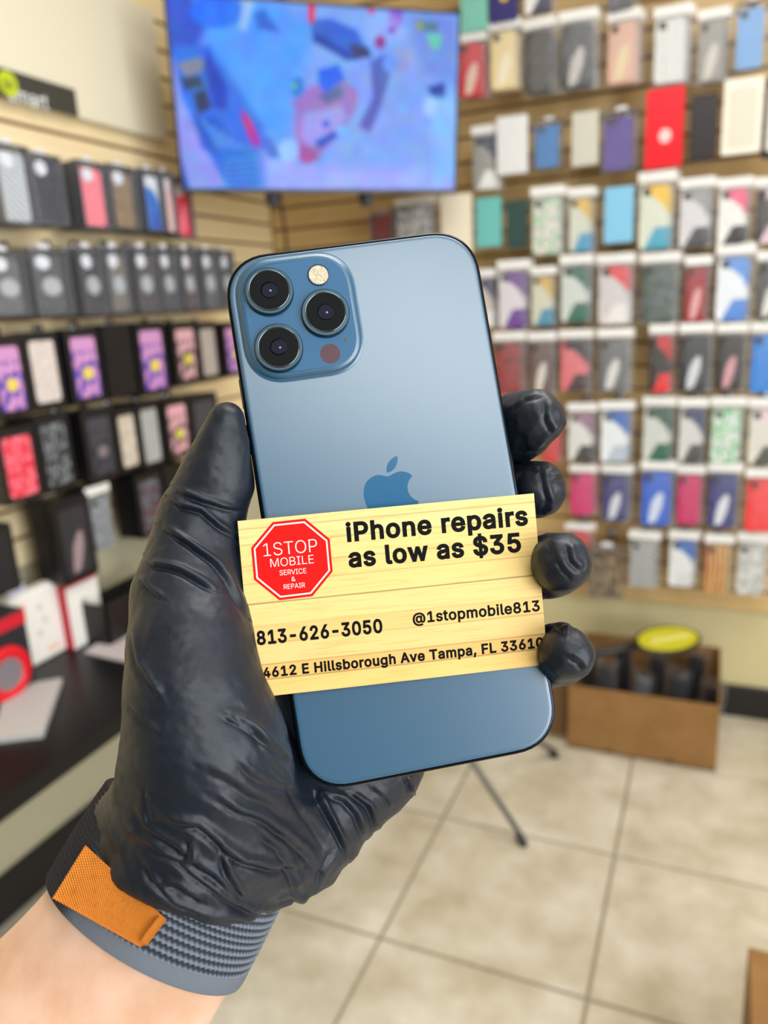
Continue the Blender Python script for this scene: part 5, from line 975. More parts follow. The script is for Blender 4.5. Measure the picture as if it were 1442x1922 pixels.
    # anchors in the outline's own 24-unit frame: leaf tip y=0, left x, right x
    allp = np.array([p for c in emb for p in c]); x0, x1 = allp[:, 0].min(), allp[:, 0].max(); y0 = allp[:, 1].min()
    s = (exr - exl) / (x1 - x0) * 0.995; cxm = (exl + exr) / 2
    em = bmesh.new()
    for c in emb:
        vs = [em.verts.new((cxm + (px - (x0 + x1) / 2) * s, ey0 + (py - y0) * s, -0.262)) for px, py in c]
        f = em.faces.new(vs)
    bmesh.ops.triangulate(em, faces=em.faces)
    for f in em.faces:
        f.normal_update()
        if f.normal.z > 0: f.normal_flip()
    me = bpy.data.meshes.new('emblem'); em.to_mesh(me); em.free()
    link('emblem', me, mat('emblem_gloss', (46, 96, 134), 0.12, spec=0.25), root)
    # side button and antenna breaks on the frame
    link('side_button', BM().box(38.95, 39.45, -38, -20, 2.2, 5.0, bev=0.2).mesh('side_button'), frame, root)
    for yv in (-62, 60):
        link('antenna_line', BM().box(38.9, 39.12, yv, yv + 1.0, 0.8, 6.6).mesh('antenna_line'), mat('antenna_grey', (60, 78, 92), 0.4), root)
    for yv, l in ((-44, 9), (-30, 9)):
        link('volume_button', BM().box(-39.4, -38.9, yv, yv + l, 2.4, 4.8, bev=0.2).mesh('volume_button'), frame, root)
def smooth_by_angle(me, deg=40):
    me.shade_smooth()
    try: me.set_sharp_from_angle(angle=math.radians(deg))
    except Exception: pass
    return me
def emblem_outline():
    def bez(p0, segs, n=8):
        out = [p0]; p = np.array(p0, float)
        for c in segs:
            c = np.array(c, float).reshape(3, 2); a, b_, d = p + c[0], p + c[1], p + c[2]
            for k in range(1, n + 1):
                t = k / n; q = (1 - t) ** 3 * p + 3 * (1 - t) ** 2 * t * a + 3 * (1 - t) * t * t * b_ + t ** 3 * d; out.append(tuple(q))
            p = d
        return out[:-1] if np.allclose(out[0], out[-1], atol=0.05) else out
    body = bez((12.152, 6.896), [(-.948, 0, -2.415, -1.078, -3.96, -1.04), (-2.04, .027, -3.91, 1.183, -4.961, 3.014), (-2.117, 3.675, -.546, 9.103, 1.519, 12.09),
        (1.013, 1.454, 2.208, 3.09, 3.792, 3.039), (1.52, -.065, 2.09, -.987, 3.935, -.987), (1.831, 0, 2.35, .987, 3.96, .948), (1.637, -.026, 2.676, -1.48, 3.676, -2.948),
        (1.156, -1.688, 1.636, -3.325, 1.662, -3.415), (-.039, -.013, -3.182, -1.221, -3.22, -4.857), (-.026, -3.04, 2.48, -4.494, 2.597, -4.559), (-1.429, -2.09, -3.623, -2.324, -4.39, -2.376), (-2, -.156, -3.675, 1.09, -4.61, 1.09)])
    leaf = bez((15.53, 3.83), [(.843, -1.012, 1.4, -2.427, 1.245, -3.83), (-1.207, .052, -2.662, .805, -3.532, 1.818), (-.78, .896, -1.454, 2.338, -1.273, 3.714), (1.338, .104, 2.715, -.688, 3.559, -1.701)])
    return [body, leaf]

# ------------------------------------------------------------------ business card
CARD_PIX = np.array([[446, 978], [1002.5, 926], [1028.5, 1247], [475, 1310.]])
def _pp(px, py, off):
    d = np.array([(px - CX) / F, (py - CY) / F, 1.0]); n = PR_R[:, 2]; t0 = PR_T + n * off
    return d * ((n @ t0) / (n @ d))
_a, _b, _c = _pp(446, 978, -3.6), _pp(1002.5, 926, -0.75), _pp(1028.5, 1247, -0.75)   # card leans against the phone back on its right, lifted by the thumb on its left
_x = _b - _a; _x /= np.linalg.norm(_x); _z = np.cross(_x, _c - _b); _z /= np.linalg.norm(_z)
CD_R = np.stack([_x, np.cross(_z, _x), _z], 1); CD_T = (_a + _c) / 2
def homog(src, dst):
    A = []
    for (u, v), (x, y) in zip(src, dst):
        A.append([u, v, 1, 0, 0, 0, -u * x, -v * x]); A.append([0, 0, 0, u, v, 1, -u * y, -v * y])
    return np.append(np.linalg.solve(np.array(A, float), np.array(dst, float).ravel()), 1).reshape(3, 3)
HC = homog([(0, 0), (1, 0), (1, 1), (0, 1)], CARD_PIX); HCi = np.linalg.inv(HC)
def card_uv(px, py):
    q = HCi @ np.array([px, py, 1.0]); return q[0] / q[2], q[1] / q[2]
def card_loc(u, v):                              # card coordinates 0..1 -> card plane mm (x right, y down)
    q = HC @ np.array([u, v, 1.0]); px, py = q[0] / q[2], q[1] / q[2]
    d = np.array([(px - CX) / F, (py - CY) / F, 1.0]); n = CD_R[:, 2]; s = (n @ CD_T) / (n @ d)
    p = CD_R.T @ (d * s - CD_T)
    return p[0], p[1], -0.5 * math.sin(math.pi * min(max(u, 0), 1))
def build_card():
    root = bpy.data.objects.new('business_card', None); COL.objects.link(root); root.empty_display_size = 0.02
    Rw = RC.T @ CD_R; o = c2w(CD_T); mm = 0.001
    root.matrix_world = Matrix([[Rw[i][0] * mm, Rw[i][1] * mm, Rw[i][2] * mm, o[i]] for i in range(3)] + [[0, 0, 0, 1]])
    meta(root, 'wood patterned repair shop business card with red octagon, held across the phone', 'card')
    nx, ny = 40, 4; V = []; Fc = []; uv = []
    for side in (0, 0.32):
        for j in range(ny + 1):
            for i in range(nx + 1):
                u, v = i / nx, j / ny; p = card_loc(u, v); V.append((p[0], p[1], p[2] + side)); uv.append((u, v))
    N = (nx + 1) * (ny + 1)
    for j in range(ny):
        for i in range(nx):
            a = j * (nx + 1) + i; Fc.append((a, a + 1, a + nx + 2, a + nx + 1)); Fc.append((N + a + nx + 1, N + a + nx + 2, N + a + 1, N + a))
    bd = [i for i in range(nx + 1)] + [(nx + 1) * j + nx for j in range(1, ny + 1)] + [(nx + 1) * ny + i for i in range(nx - 1, -1, -1)] + [(nx + 1) * j for j in range(ny - 1, 0, -1)]
    for k in range(len(bd)):
        a, b_ = bd[k], bd[(k + 1) % len(bd)]; Fc.append((b_, a, N + a, N + b_))
    me = pydata('card_stock', V, Fc)
    ul = me.uv_layers.new(name='UVMap')
    for lp in me.loops: ul.data[lp.index].uv = uv[lp.vertex_index]
    m = bpy.data.materials.new('card_wood_print'); m.use_nodes = True; nt = m.node_tree; b = nt.nodes['Principled BSDF']
    b.inputs['Roughness'].default_value = 0.5; b.inputs['Specular IOR Level'].default_value = 0.15
    t = nt.nodes.new('ShaderNodeUVMap'); sp = nt.nodes.new('ShaderNodeSeparateXYZ'); nt.links.new(t.outputs[0], sp.inputs[0])
    lines = [0.05, 0.14, 0.26, 0.36, 0.475, 0.60, 0.70, 0.82, 0.905]
    tones = [(248, 222, 156), (250, 226, 160), (248, 220, 150), (246, 216, 144), (247, 218, 148), (249, 218, 150), (246, 206, 138), (247, 212, 146), (240, 194, 122), (246, 206, 132)]
    rp = nt.nodes.new('ShaderNodeValToRGB'); cr = rp.color_ramp; cr.interpolation = 'CONSTANT'
    cr.elements[0].position = 0; tones = [tuple(0.915 * q - (4 if k == 2 else 0) for k, q in enumerate(t_)) for t_ in tones]; cr.elements[0].color = (*s2l(tones[0]), 1); cr.elements[1].position = lines[0]; cr.elements[1].color = (*s2l(tones[1]), 1)
    for k in range(1, len(lines)):
        e = cr.elements.new(lines[k]); e.color = (*s2l(tones[k + 1]), 1)
    nt.links.new(sp.outputs[1], rp.inputs[0])
    lr = nt.nodes.new('ShaderNodeValToRGB'); cl = lr.color_ramp; cl.interpolation = 'LINEAR'
    cl.elements[0].position = 0; cl.elements[0].color = (1, 1, 1, 1); cl.elements[1].position = 1; cl.elements[1].color = (1, 1, 1, 1)
    dark = {0: .55, 1: .6, 2: .66, 3: .66, 4: .16, 5: .75, 6: .72, 7: .55, 8: .3}
    for k, L in enumerate(lines):
        for dx, val in ((-0.0055, 1), (0.0, dark[k]), (0.0055, 1)):
            if len(cl.elements) < 31: e = cl.elements.new(L + dx); e.color = (val, val * 0.97, val * 0.94, 1)
    nt.links.new(sp.outputs[1], lr.inputs[0])
    mp = nt.nodes.new('ShaderNodeMapping'); mp.inputs['Scale'].default_value = (3.0, 34, 1); nt.links.new(t.outputs[0], mp.inputs[0])
    nz = nt.nodes.new('ShaderNodeTexNoise'); nz.inputs['Scale'].default_value = 1.7; nz.inputs['Detail'].default_value = 6; nz.inputs['Distortion'].default_value = 0.5
    nt.links.new(mp.outputs[0], nz.inputs['Vector'])
    gr = nt.nodes.new('ShaderNodeValToRGB'); gr.color_ramp.elements[0].position = 0.3; gr.color_ramp.elements[0].color = (0.90, 0.83, 0.74, 1); gr.color_ramp.elements[1].position = 0.5; gr.color_ramp.elements[1].color = (1, 1, 1, 1)
    nt.links.new(nz.outputs['Fac'], gr.inputs[0])
    vo = nt.nodes.new('ShaderNodeTexVoronoi'); vo.inputs['Scale'].default_value = 5.5; mp2 = nt.nodes.new('ShaderNodeMapping'); mp2.inputs['Scale'].default_value = (1.75, 1, 1); nt.links.new(t.outputs[0], mp2.inputs[0]); nt.links.new(mp2.outputs[0], vo.inputs['Vector'])
    kr = nt.nodes.new('ShaderNodeValToRGB'); kr.color_ramp.elements[0].position = 0.02; kr.color_ramp.elements[0].color = (0.62, 0.45, 0.3, 1); kr.color_ramp.elements[1].position = 0.045; kr.color_ramp.elements[1].color = (1, 1, 1, 1)
    nt.links.new(vo.outputs['Distance'], kr.inputs[0])
    def mul(a, b2):
        n = nt.nodes.new('ShaderNodeMix'); n.data_type = 'RGBA'; n.blend_type = 'MULTIPLY'; n.inputs[0].default_value = 1; nt.links.new(a, n.inputs[6]); nt.links.new(b2, n.inputs[7]); return n.outputs[2]
    nt.links.new(mul(mul(mul(rp.outputs[0], lr.outputs[0]), gr.outputs[0]), kr.outputs[0]), b.inputs['Base Color'])
    link('card_stock', me, m, root)
    def cardmesh(name, V2, Fc2, mt, lift, parent=root):      # V2 in pixel coordinates
        pts = []
        for px, py in V2:
            u, v = card_uv(px, py); p = card_loc(u, v); pts.append((p[0], p[1], p[2] - lift))
        me = pydata(name, pts, Fc2)
        bm = bmesh.new(); bm.from_mesh(me); bmesh.ops.triangulate(bm, faces=bm.faces)
        for f in bm.faces:
            f.normal_update()
            if f.normal.z > 0: f.normal_flip()
        bm.to_mesh(me); bm.free()
        return link(name, me, mt, parent)
    red = mat('logo_red', (236, 14, 8), 0.5, spec=0.12); white = mat('logo_white', (250, 236, 232), 0.5, spec=0.15); blk = mat('ink_black', (14, 14, 15), 0.6, spec=0.06)
    oc = [(511.8, 980), (573, 973.6), (619, 1011.5), (624.5, 1072.6), (586.6, 1119), (524.5, 1126.6), (476.9, 1088), (471.5, 1028)]
    c = np.mean(oc, 0)
    logo = cardmesh('octagon_logo', oc, [tuple(range(8))], red, 0.02)
    a = [tuple(c + (np.array(p) - c) * 0.935) for p in oc]; bq = [tuple(c + (np.array(p) - c) * 0.895) for p in oc]
    cardmesh('logo_border', a + bq, [(k, (k + 1) % 8, 8 + (k + 1) % 8, 8 + k) for k in range(8)], white, 0.04, logo)
    def line(txt, p0, p1, cap, mt, bold, parent=root, lift=0.03, space=1.0):
        V2, F2, w = text_geo(txt, bold, space)
        p0 = np.array(p0, float); p1 = np.array(p1, float); ux = (p1 - p0) / w; L = np.linalg.norm(p1 - p0)
        uu, vv = card_uv(*p0); e = HC @ np.array([uu, vv - 0.1, 1]); up = e[:2] / e[2] - p0; up = up / np.linalg.norm(up)
        cardmesh('lettering', [tuple(p0 + ux * x + up * (y * cap)) for x, y in V2], F2, mt, lift, parent)
    line('iPhone repairs', (651, 1016), (992, 984), 33, blk, 31)
    line('as low as $35', (655, 1064), (979, 1034), 33, blk, 31)
    line('813-626-3050', (483, 1210), (718.5, 1186), 24, blk, 31)
    line('@1stopmobile813', (775, 1170), (1014, 1146), 19, blk, 25)
    line('4612 E Hillsborough Ave Tampa, FL 33610', (494, 1272), (1021, 1214), 17.5, blk, 31)
    def cl_line(txt, x0, y0, x1, y1, cap, bold): line(txt, (440 + x0 / 5.15, 960 + y0 / 5.15), (440 + x1 / 5.15, 960 + y1 / 5.15), cap, white, bold, logo, 0.05)
    cl_line('1STOP', 285, 436, 805, 388, 24.5, -9)
    cl_line('MOBILE', 352, 540, 770, 500, 16.0, -7)
    cl_line('SERVICE', 440, 618, 697, 596, 9.6, -2)
    cl_line('&', 554, 676, 592, 672, 8.5, -2)
    cl_line('REPAIR', 480, 752, 684, 732, 9.0, -2)

# ------------------------------------------------------------------ arm (loft), wristband
ARM = [(470, 1390, 240, 27, 16), (388, 1540, 229, 28.5, 19.5), (322, 1655, 225.5, 29.5, 21.5), (262, 1761, 222.5, 29.8, 22.5), (200, 1852, 220, 31.4, 24), (138, 1937, 217, 33.6, 26), (30, 2090, 212, 38, 30), (-110, 2300, 205, 45, 36)]
def arm_samples():
    C = np.array([cpt(a[0], a[1], a[2]) for a in ARM]); ab = np.array([[a[3], a[4]] for a in ARM])
    s = np.r_[0, np.cumsum(np.linalg.norm(np.diff(C, axis=0), axis=1))]
    return C, ab, s
AC, AAB, AS = arm_samples()
def cr_interp(vals, s, x):
    """Catmull-Rom-like smooth interpolation over arc length."""
    x = np.clip(x, s[0], s[-1]); i = np.clip(np.searchsorted(s, x) - 1, 0, len(s) - 2)
    m = np.gradient(vals, s, axis=0); h = (s[i + 1] - s[i])[..., None] if np.ndim(x) else (s[i + 1] - s[i])
    t = ((x - s[i]) / (s[i + 1] - s[i])); t = t[..., None] if np.ndim(x) else t
    return (2 * t**3 - 3 * t**2 + 1) * vals[i] + (t**3 - 2 * t**2 + t) * h * m[i] + (-2 * t**3 + 3 * t**2) * vals[i + 1] + (t**3 - t**2) * h * m[i + 1]
def arm_frame(x):
    c = cr_interp(AC, AS, x); ab = cr_interp(AAB, AS, x)
    T = cr_interp(AC, AS, x + 0.5) - cr_interp(AC, AS, x - 0.5); T /= np.linalg.norm(T)
    A = np.cross(np.array([0, 0, 1.0]), T); A /= np.linalg.norm(A)    # in-image perpendicular
    if A[0] < 0: A = -A
    B = np.cross(T, A); 
    if B[2] > 0: B = -B                                           # towards the lens
    return c, T, A, B, ab[0], ab[1]
def arm_point(x, th, off=0.0):
    c, T, A, B, a, b = arm_frame(x)
    return c + A * (a + off) * math.cos(th) + B * (b + off) * math.sin(th)
S_BAND = AS[3] - 4.5                                   # arc length of the band's forearm edge
def build_arm(person):
    n = 96; ss = np.arange(AS[1] - 2, AS[-1] - 1, 2.0); rings = []
    rng = np.random.RandomState(5)
    for x in ss:
        c, T, A, B, a, b = arm_frame(x); r = []
        for k in range(n):
            th = 2 * math.pi * k / n
            bulge = 0.6 * math.sin(3 * th + 0.05 * x) * 0.4 + (1.1 * math.exp(-((th - 1.9) / 0.35) ** 2) - 0.8 * math.exp(-((th - 1.3) / 0.3) ** 2)) * 0.6
            e = 0.92
            r.append(c + A * (a + bulge) * np.sign(math.cos(th)) * abs(math.cos(th)) ** e + B * (b + bulge) * np.sign(math.sin(th)) * abs(math.sin(th)) ** e)
        rings.append(c2w(np.array(r)))
    V, Fc = loft_rings([list(map(tuple, r)) for r in rings])
    me = pydata('arm', V, Fc, True)
    m = mat('skin', (200, 160, 136), 0.5, spec=0.3, sub=0.06, bump=(900, 0.12, 0.0004)); nt = m.node_tree; b = nt.nodes['Principled BSDF']
    g = nt.nodes.new('ShaderNodeTexCoord'); nz = nt.nodes.new('ShaderNodeTexNoise'); nz.inputs['Scale'].default_value = 60; nz.inputs['Detail'].default_value = 4
    nt.links.new(g.outputs['Object'], nz.inputs['Vector'])
    r = nt.nodes.new('ShaderNodeValToRGB'); r.color_ramp.elements[0].position = 0.35; r.color_ramp.elements[0].color = (*s2l((194, 152, 124)), 1)
    r.color_ramp.elements[1].position = 0.7; r.color_ramp.elements[1].color = (*s2l((212, 176, 156)), 1)
    nt.links.new(nz.outputs['Fac'], r.inputs[0]); nt.links.new(r.outputs[0], b.inputs['Base Color'])
    link('forearm', me, m, person)
def build_band():
    root = empty('wristband', tuple(c2w(arm_frame(S_BAND - 12)[0])), 'grey ribbed woven wristband with orange pull tab, worn below the glove', 'wristband')
    Wd = 30.0; ns, n = 190, 900
    th = np.linspace(0, 2 * math.pi, n, endpoint=False)
    # outer surface from forearm edge to hand edge, then inner
    V = []
    prof = []
    for i in range(ns + 1):
        u = i / ns; prof.append((S_BAND + 1.0 - u * Wd, 2.4, u, True))
    prof = [(S_BAND + 0.6, 0.15, 0, False), (S_BAND + 1.3, 0.9, 0, False), (S_BAND + 1.3, 1.7, 0, False)] + prof + [(S_BAND + 1 - Wd - 0.3, 1.4, 1, False), (S_BAND + 1 - Wd, 0.2, 1, False)]
    rngs = []
    UV = []
    for (x, off, u, outer) in prof:
        c, T, A, B, a, b = arm_frame(x)
        o = np.full(n, off)
        if outer:
            s = u * Wd
            edge = 4.2
            wob = 0.22 * np.sin(th * 118 + (int((s - edge) / 2.15)) * 1.7)
            rib = np.cos(2 * math.pi * (s - edge + wob) / 2.15)
            left = 1 / (1 + np.exp(-(np.cos(th - math.pi) - 0.62) * 30))       # darker looped strap on the far left
            o = o + (0.42 * rib if s > edge else 0.34 * math.sqrt(max(0, 1 - ((s - 2.1) / 2.3) ** 2))) * (1 - left) + left * (0.45 * np.sin(th * 210) * np.sin(2 * math.pi * s / 2.6) + 0.3)
            o = o + 0.05 * np.sin(th * 431 + s * 9)
        P = c + np.outer(np.cos(th) * (a + o), A) + np.outer(np.sin(th) * (b + o), B)
        rngs.append(c2w(P)); UV.append((u, outer))
    V = np.concatenate(rngs); R_ = len(prof)
    i = np.arange(R_ - 1)[:, None] * n; k = np.arange(n)[None, :]
    Q = np.stack([i + k, i + (k + 1) % n, i + n + (k + 1) % n, i + n + k], -1).reshape(-1, 4)
    me = fastmesh('band', V, Q, True)
    # vertex colour: darker in the valleys between the ribs
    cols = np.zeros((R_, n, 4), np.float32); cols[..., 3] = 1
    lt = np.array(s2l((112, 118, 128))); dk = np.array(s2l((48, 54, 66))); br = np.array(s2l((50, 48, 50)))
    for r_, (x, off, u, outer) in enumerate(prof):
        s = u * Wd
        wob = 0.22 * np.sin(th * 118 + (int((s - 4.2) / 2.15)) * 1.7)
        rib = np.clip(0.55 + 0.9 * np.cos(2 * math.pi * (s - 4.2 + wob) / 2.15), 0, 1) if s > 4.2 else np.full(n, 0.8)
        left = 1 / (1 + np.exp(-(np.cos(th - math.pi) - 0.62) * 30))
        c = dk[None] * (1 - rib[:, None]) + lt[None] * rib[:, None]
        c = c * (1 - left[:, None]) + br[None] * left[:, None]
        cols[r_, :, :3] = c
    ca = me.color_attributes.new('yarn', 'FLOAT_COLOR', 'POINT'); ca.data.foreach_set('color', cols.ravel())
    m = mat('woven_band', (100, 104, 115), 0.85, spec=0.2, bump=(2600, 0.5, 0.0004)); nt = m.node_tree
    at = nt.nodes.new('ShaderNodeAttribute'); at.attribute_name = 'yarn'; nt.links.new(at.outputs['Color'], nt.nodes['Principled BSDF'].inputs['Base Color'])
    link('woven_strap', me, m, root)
    # orange tab draped on the band
    bvh = BVHTree.FromPolygons([tuple(map(float, v)) for v in V], [tuple(map(int, q)) for q in Q[:: 1]])
    quad = [(160, 1586), (313, 1726), (270, 1782), (98, 1686)]
    Ht = homog([(0, 0), (1, 0), (1, 1), (0, 1)], quad)
    nu, nv = 90, 40; P = np.full((nv + 1, nu + 1, 3), np.nan); Dp = np.full((nv + 1, nu + 1), np.nan)
    for j in range(nv + 1):
        for i2 in range(nu + 1):
            q = Ht @ np.array([i2 / nu, j / nv, 1]); d = ray(q[0] / q[2], q[1] / q[2]); dn = d / np.linalg.norm(d)
            hit = bvh.ray_cast(Vector(EYE), Vector(dn))
            if hit[0] is not None and hit[3] < 0.32: Dp[j, i2] = hit[3]
    # smooth the depths (the tab bridges the ribs), fill what misses the band from its neighbours
    for _ in range(60):
        bad = np.isnan(Dp)
        if not bad.any(): break
        pad = np.pad(Dp, 1, constant_values=np.nan); st = np.stack([pad[:-2, 1:-1], pad[2:, 1:-1], pad[1:-1, :-2], pad[1:-1, 2:]])
        with np.errstate(all='ignore'):
            import warnings; warnings.simplefilter('ignore'); mn = np.nanmean(st, 0)
        Dp[bad] = mn[bad]
    for _ in range(40):
        pad = np.pad(Dp, 1, mode='edge'); Dp = (pad[:-2, 1:-1] + pad[2:, 1:-1] + pad[1:-1, :-2] + pad[1:-1, 2:]) / 4
    V1 = []; 
    for side in (0, 1):
        for j in range(nv + 1):
            for i2 in range(nu + 1):
                u, v = i2 / nu, j / nv
                # rounded lower right corner
                du, dv = 0.0, 0.0
                if u > 0.93 and v > 0.85: k_ = (u - 0.93) / 0.07 * (v - 0.85) / 0.15; dv = -0.10 * k_; du = -0.03 * k_
                q = Ht @ np.array([u + du, v + dv, 1]); d = ray(q[0] / q[2], q[1] / q[2]); d /= np.linalg.norm(d)
                pocket = 0.0019 * math.exp(-((u - 0.885) / 0.028) ** 2) * (1 / (1 + math.exp((abs(v - 0.46) - 0.36) * 40)))
                lift = 0.0022 + 0.0006 * v + 0.0016 * (1 - u) ** 3 + pocket + 0.00012 * math.sin(u * 230) * math.sin(v * 110) + 0.0003 * math.sin(u * 9 + v * 3)
                hem = 0.0002 if (v < 0.04 or v > 0.96) else 0
                V1.append(EYE + d * (Dp[j, i2] - lift - hem + side * 0.0013))
    idx = np.arange((nu + 1) * (nv + 1)).reshape(nv + 1, nu + 1); N = (nu + 1) * (nv + 1)
    Q1 = np.stack([idx[:-1, :-1], idx[1:, :-1], idx[1:, 1:], idx[:-1, 1:]], -1).reshape(-1, 4)
    bd = list(idx[0, :]) + list(idx[1:, -1]) + list(idx[-1, -2::-1]) + list(idx[-2:0:-1, 0])
    Q3 = np.array([(bd[k], bd[(k + 1) % len(bd)], N + bd[(k + 1) % len(bd)], N + bd[k]) for k in range(len(bd))])
    me = fastmesh('pull_tab', np.array(V1), np.concatenate([Q1, Q1[:, ::-1] + N, Q3]), True)
    uvs = me.uv_layers.new(name='UVMap'); uva = np.array([(i2 / nu, j / nv) for _ in (0, 1) for j in range(nv + 1) for i2 in range(nu + 1)], np.float32)
    li = np.empty(len(me.loops), np.int32); me.loops.foreach_get('vertex_index', li); uvs.data.foreach_set('uv', uva[li].ravel())
    m = bpy.data.materials.new('orange_webbing'); m.use_nodes = True; nt = m.node_tree; b = nt.nodes['Principled BSDF']; b.inputs['Roughness'].default_value = 0.7
    b.inputs['Specular IOR Level'].default_value = 0.25
    t = nt.nodes.new('ShaderNodeUVMap'); mp = nt.nodes.new('ShaderNodeMapping'); mp.inputs['Scale'].default_value = (1, 1, 1); nt.links.new(t.outputs[0], mp.inputs[0])
    sp = nt.nodes.new('ShaderNodeSeparateXYZ'); nt.links.new(mp.outputs[0], sp.inputs[0])
    def mt(op, a, c=None):
        n_ = nt.nodes.new('ShaderNodeMath'); n_.operation = op
        for ii, vv in enumerate((a, c)):
            if vv is None: continue
            if isinstance(vv, (int, float)): n_.inputs[ii].default_value = vv
            else: nt.links.new(vv, n_.inputs[ii])
        return n_.outputs[0]
    wv = mt('MULTIPLY', mt('SINE', mt('MULTIPLY', sp.outputs[0], 270.0)), mt('SINE', mt('MULTIPLY', sp.outputs[1], 120.0)))
    r = nt.nodes.new('ShaderNodeValToRGB'); r.color_ramp.elements[0].color = (*s2l((214, 112, 30)), 1); r.color_ramp.elements[1].color = (*s2l((252, 160, 60)), 1)
    nt.links.new(mt('ADD', mt('MULTIPLY', wv, 0.5), 0.5), r.inputs[0]); nt.links.new(r.outputs[0], b.inputs['Base Color'])
    bp = nt.nodes.new('ShaderNodeBump'); bp.inputs['Strength'].default_value = 0.8; bp.inputs['Distance'].default_value = 0.0004
    nt.links.new(wv, bp.inputs['Height']); nt.links.new(bp.outputs[0], b.inputs['Normal'])
    link('pull_tab', me, m, root)

# ------------------------------------------------------------------ glove: distance field -> surface nets
def vnoise(P, scale, seed=0):
    """smooth value noise, numpy"""
    q = P * scale + seed * 17.31; i = np.floor(q).astype(np.int64); f = q - i; f = f * f * (3 - 2 * f)
    def h(a, b, c):
        n = (a * 374761393 + b * 668265263 + c * 2147483647 + seed * 974634777) & 0xffffffff
        n = ((n ^ (n >> 13)) * 1274126177) & 0xffffffff; n = n ^ (n >> 16)
        return (n & 0xffff) / 32767.5 - 1
    r = 0
    for dx in (0, 1):
        for dy in (0, 1):
            for dz in (0, 1):
                w = (f[:, 0] if dx else 1 - f[:, 0]) * (f[:, 1] if dy else 1 - f[:, 1]) * (f[:, 2] if dz else 1 - f[:, 2])
                r = r + w * h(i[:, 0] + dx, i[:, 1] + dy, i[:, 2] + dz)
    return r
def surface_nets(D, org, h):
    s = D < 0
    nx, ny, nz = D.shape
    corners = [(0,0,0),(1,0,0),(0,1,0),(1,1,0),(0,0,1),(1,0,1),(0,1,1),(1,1,1)]
    cnt = sum(s[a:nx-1+a, b:ny-1+b, c:nz-1+c].astype(np.int8) for a, b, c in corners)
    act = (cnt > 0) & (cnt < 8); I = np.argwhere(act); vid = -np.ones(act.shape, np.int64); vid[act] = np.arange(len(I))
    acc = np.zeros((len(I), 3)); num = np.zeros(len(I))
    for e0 in range(8):
        for ax in range(3):
            a = corners[e0]
            if a[ax]: continue
            b = list(a); b[ax] = 1
            d0 = D[I[:, 0] + a[0], I[:, 1] + a[1], I[:, 2] + a[2]]; d1 = D[I[:, 0] + b[0], I[:, 1] + b[1], I[:, 2] + b[2]]
            m = (d0 < 0) != (d1 < 0); t = np.where(m, d0 / np.where(m, d0 - d1, 1), 0)
            p = np.tile(np.array(a, float), (len(I), 1)); p[:, ax] += t
            acc += p * m[:, None]; num += m
    V = org + (I + acc / num[:, None]) * h
    Fq = []
    for ax in range(3):
        u, v = (ax + 1) % 3, (ax + 2) % 3
        sl0 = [slice(None)] * 3; sl1 = [slice(None)] * 3; sl0[ax] = slice(0, -1); sl1[ax] = slice(1, None)
        ch = s[tuple(sl0)] != s[tuple(sl1)]; E = np.argwhere(ch)
        E = E[(E[:, u] > 0) & (E[:, v] > 0) & (E[:, u] < D.shape[u] - 1) & (E[:, v] < D.shape[v] - 1)]
        flip = s[E[:, 0], E[:, 1], E[:, 2]]
        def g(du, dv):
            k = E.copy(); k[:, u] += du; k[:, v] += dv; return vid[k[:, 0], k[:, 1], k[:, 2]]
        q = np.stack([g(-1, -1), g(0, -1), g(0, 0), g(-1, 0)], -1)
        q[~flip] = q[~flip][:, ::-1]; Fq.append(q)
    return V, np.concatenate(Fq)
def smin(a, b, k):
    h = np.clip(0.5 + 0.5 * (b - a) / k, 0, 1); return b * (1 - h) + a * h - k * h * (1 - h)
# chains: lists of (px, py, depth mm, radius px), blend k
CHAINS = {
 'thumb': ([(426, 792, 227, 37), (419, 845, 228, 50), (407, 900, 229.5, 67), (378, 975, 230, 76), (366, 1045, 228, 84), (354, 1120, 224, 100), (359, 1210, 217, 112), (366, 1300, 213, 124), (384, 1392, 213, 146), (388, 1455, 217, 158), (390, 1530, 222, 174)], 4),
 'palm_side': ([(430, 1560, 232, 150), (500, 1585, 238, 118), (560, 1560, 243, 100), (690, 1420, 256, 102), (770, 1290, 262, 80)], 5),
 'web': ([(390, 1150, 233, 70), (600, 1090, 262, 75)], 9),
 'palm_a': ([(420, 1450, 236, 120), (520, 1300, 252, 85), (600, 1090, 262, 75)], 9),
 'palm_b': ([(470, 1500, 240, 110), (640, 1300, 262, 90), (670, 1120, 266, 75)], 9),
 'palm_c': ([(520, 1540, 244, 100), (690, 1350, 262, 95), (730, 1190, 265, 75)], 9),
}
FINGERS = {
 'index': [(600, 1090, 262, 75), (800, 905, 268, 58), (925, 828, 257, 62), (975, 800, 248, 62), (1007, 787, 241, 55)],
 'middle': [(670, 1120, 266, 75), (860, 990, 270, 54), (965, 928, 258, 55), (1010, 918, 244, 52)],
 'ring': [(730, 1190, 265, 75), (900, 1095, 270, 56), (985, 1072, 260, 57), (1034, 1062, 241, 57), (1057, 1056, 228, 54)],
 'pinky': [(770, 1290, 258, 72), (930, 1265, 266, 56), (1005, 1238, 257, 57), (1048, 1228, 238, 55), (1066, 1227, 226, 50)],
}
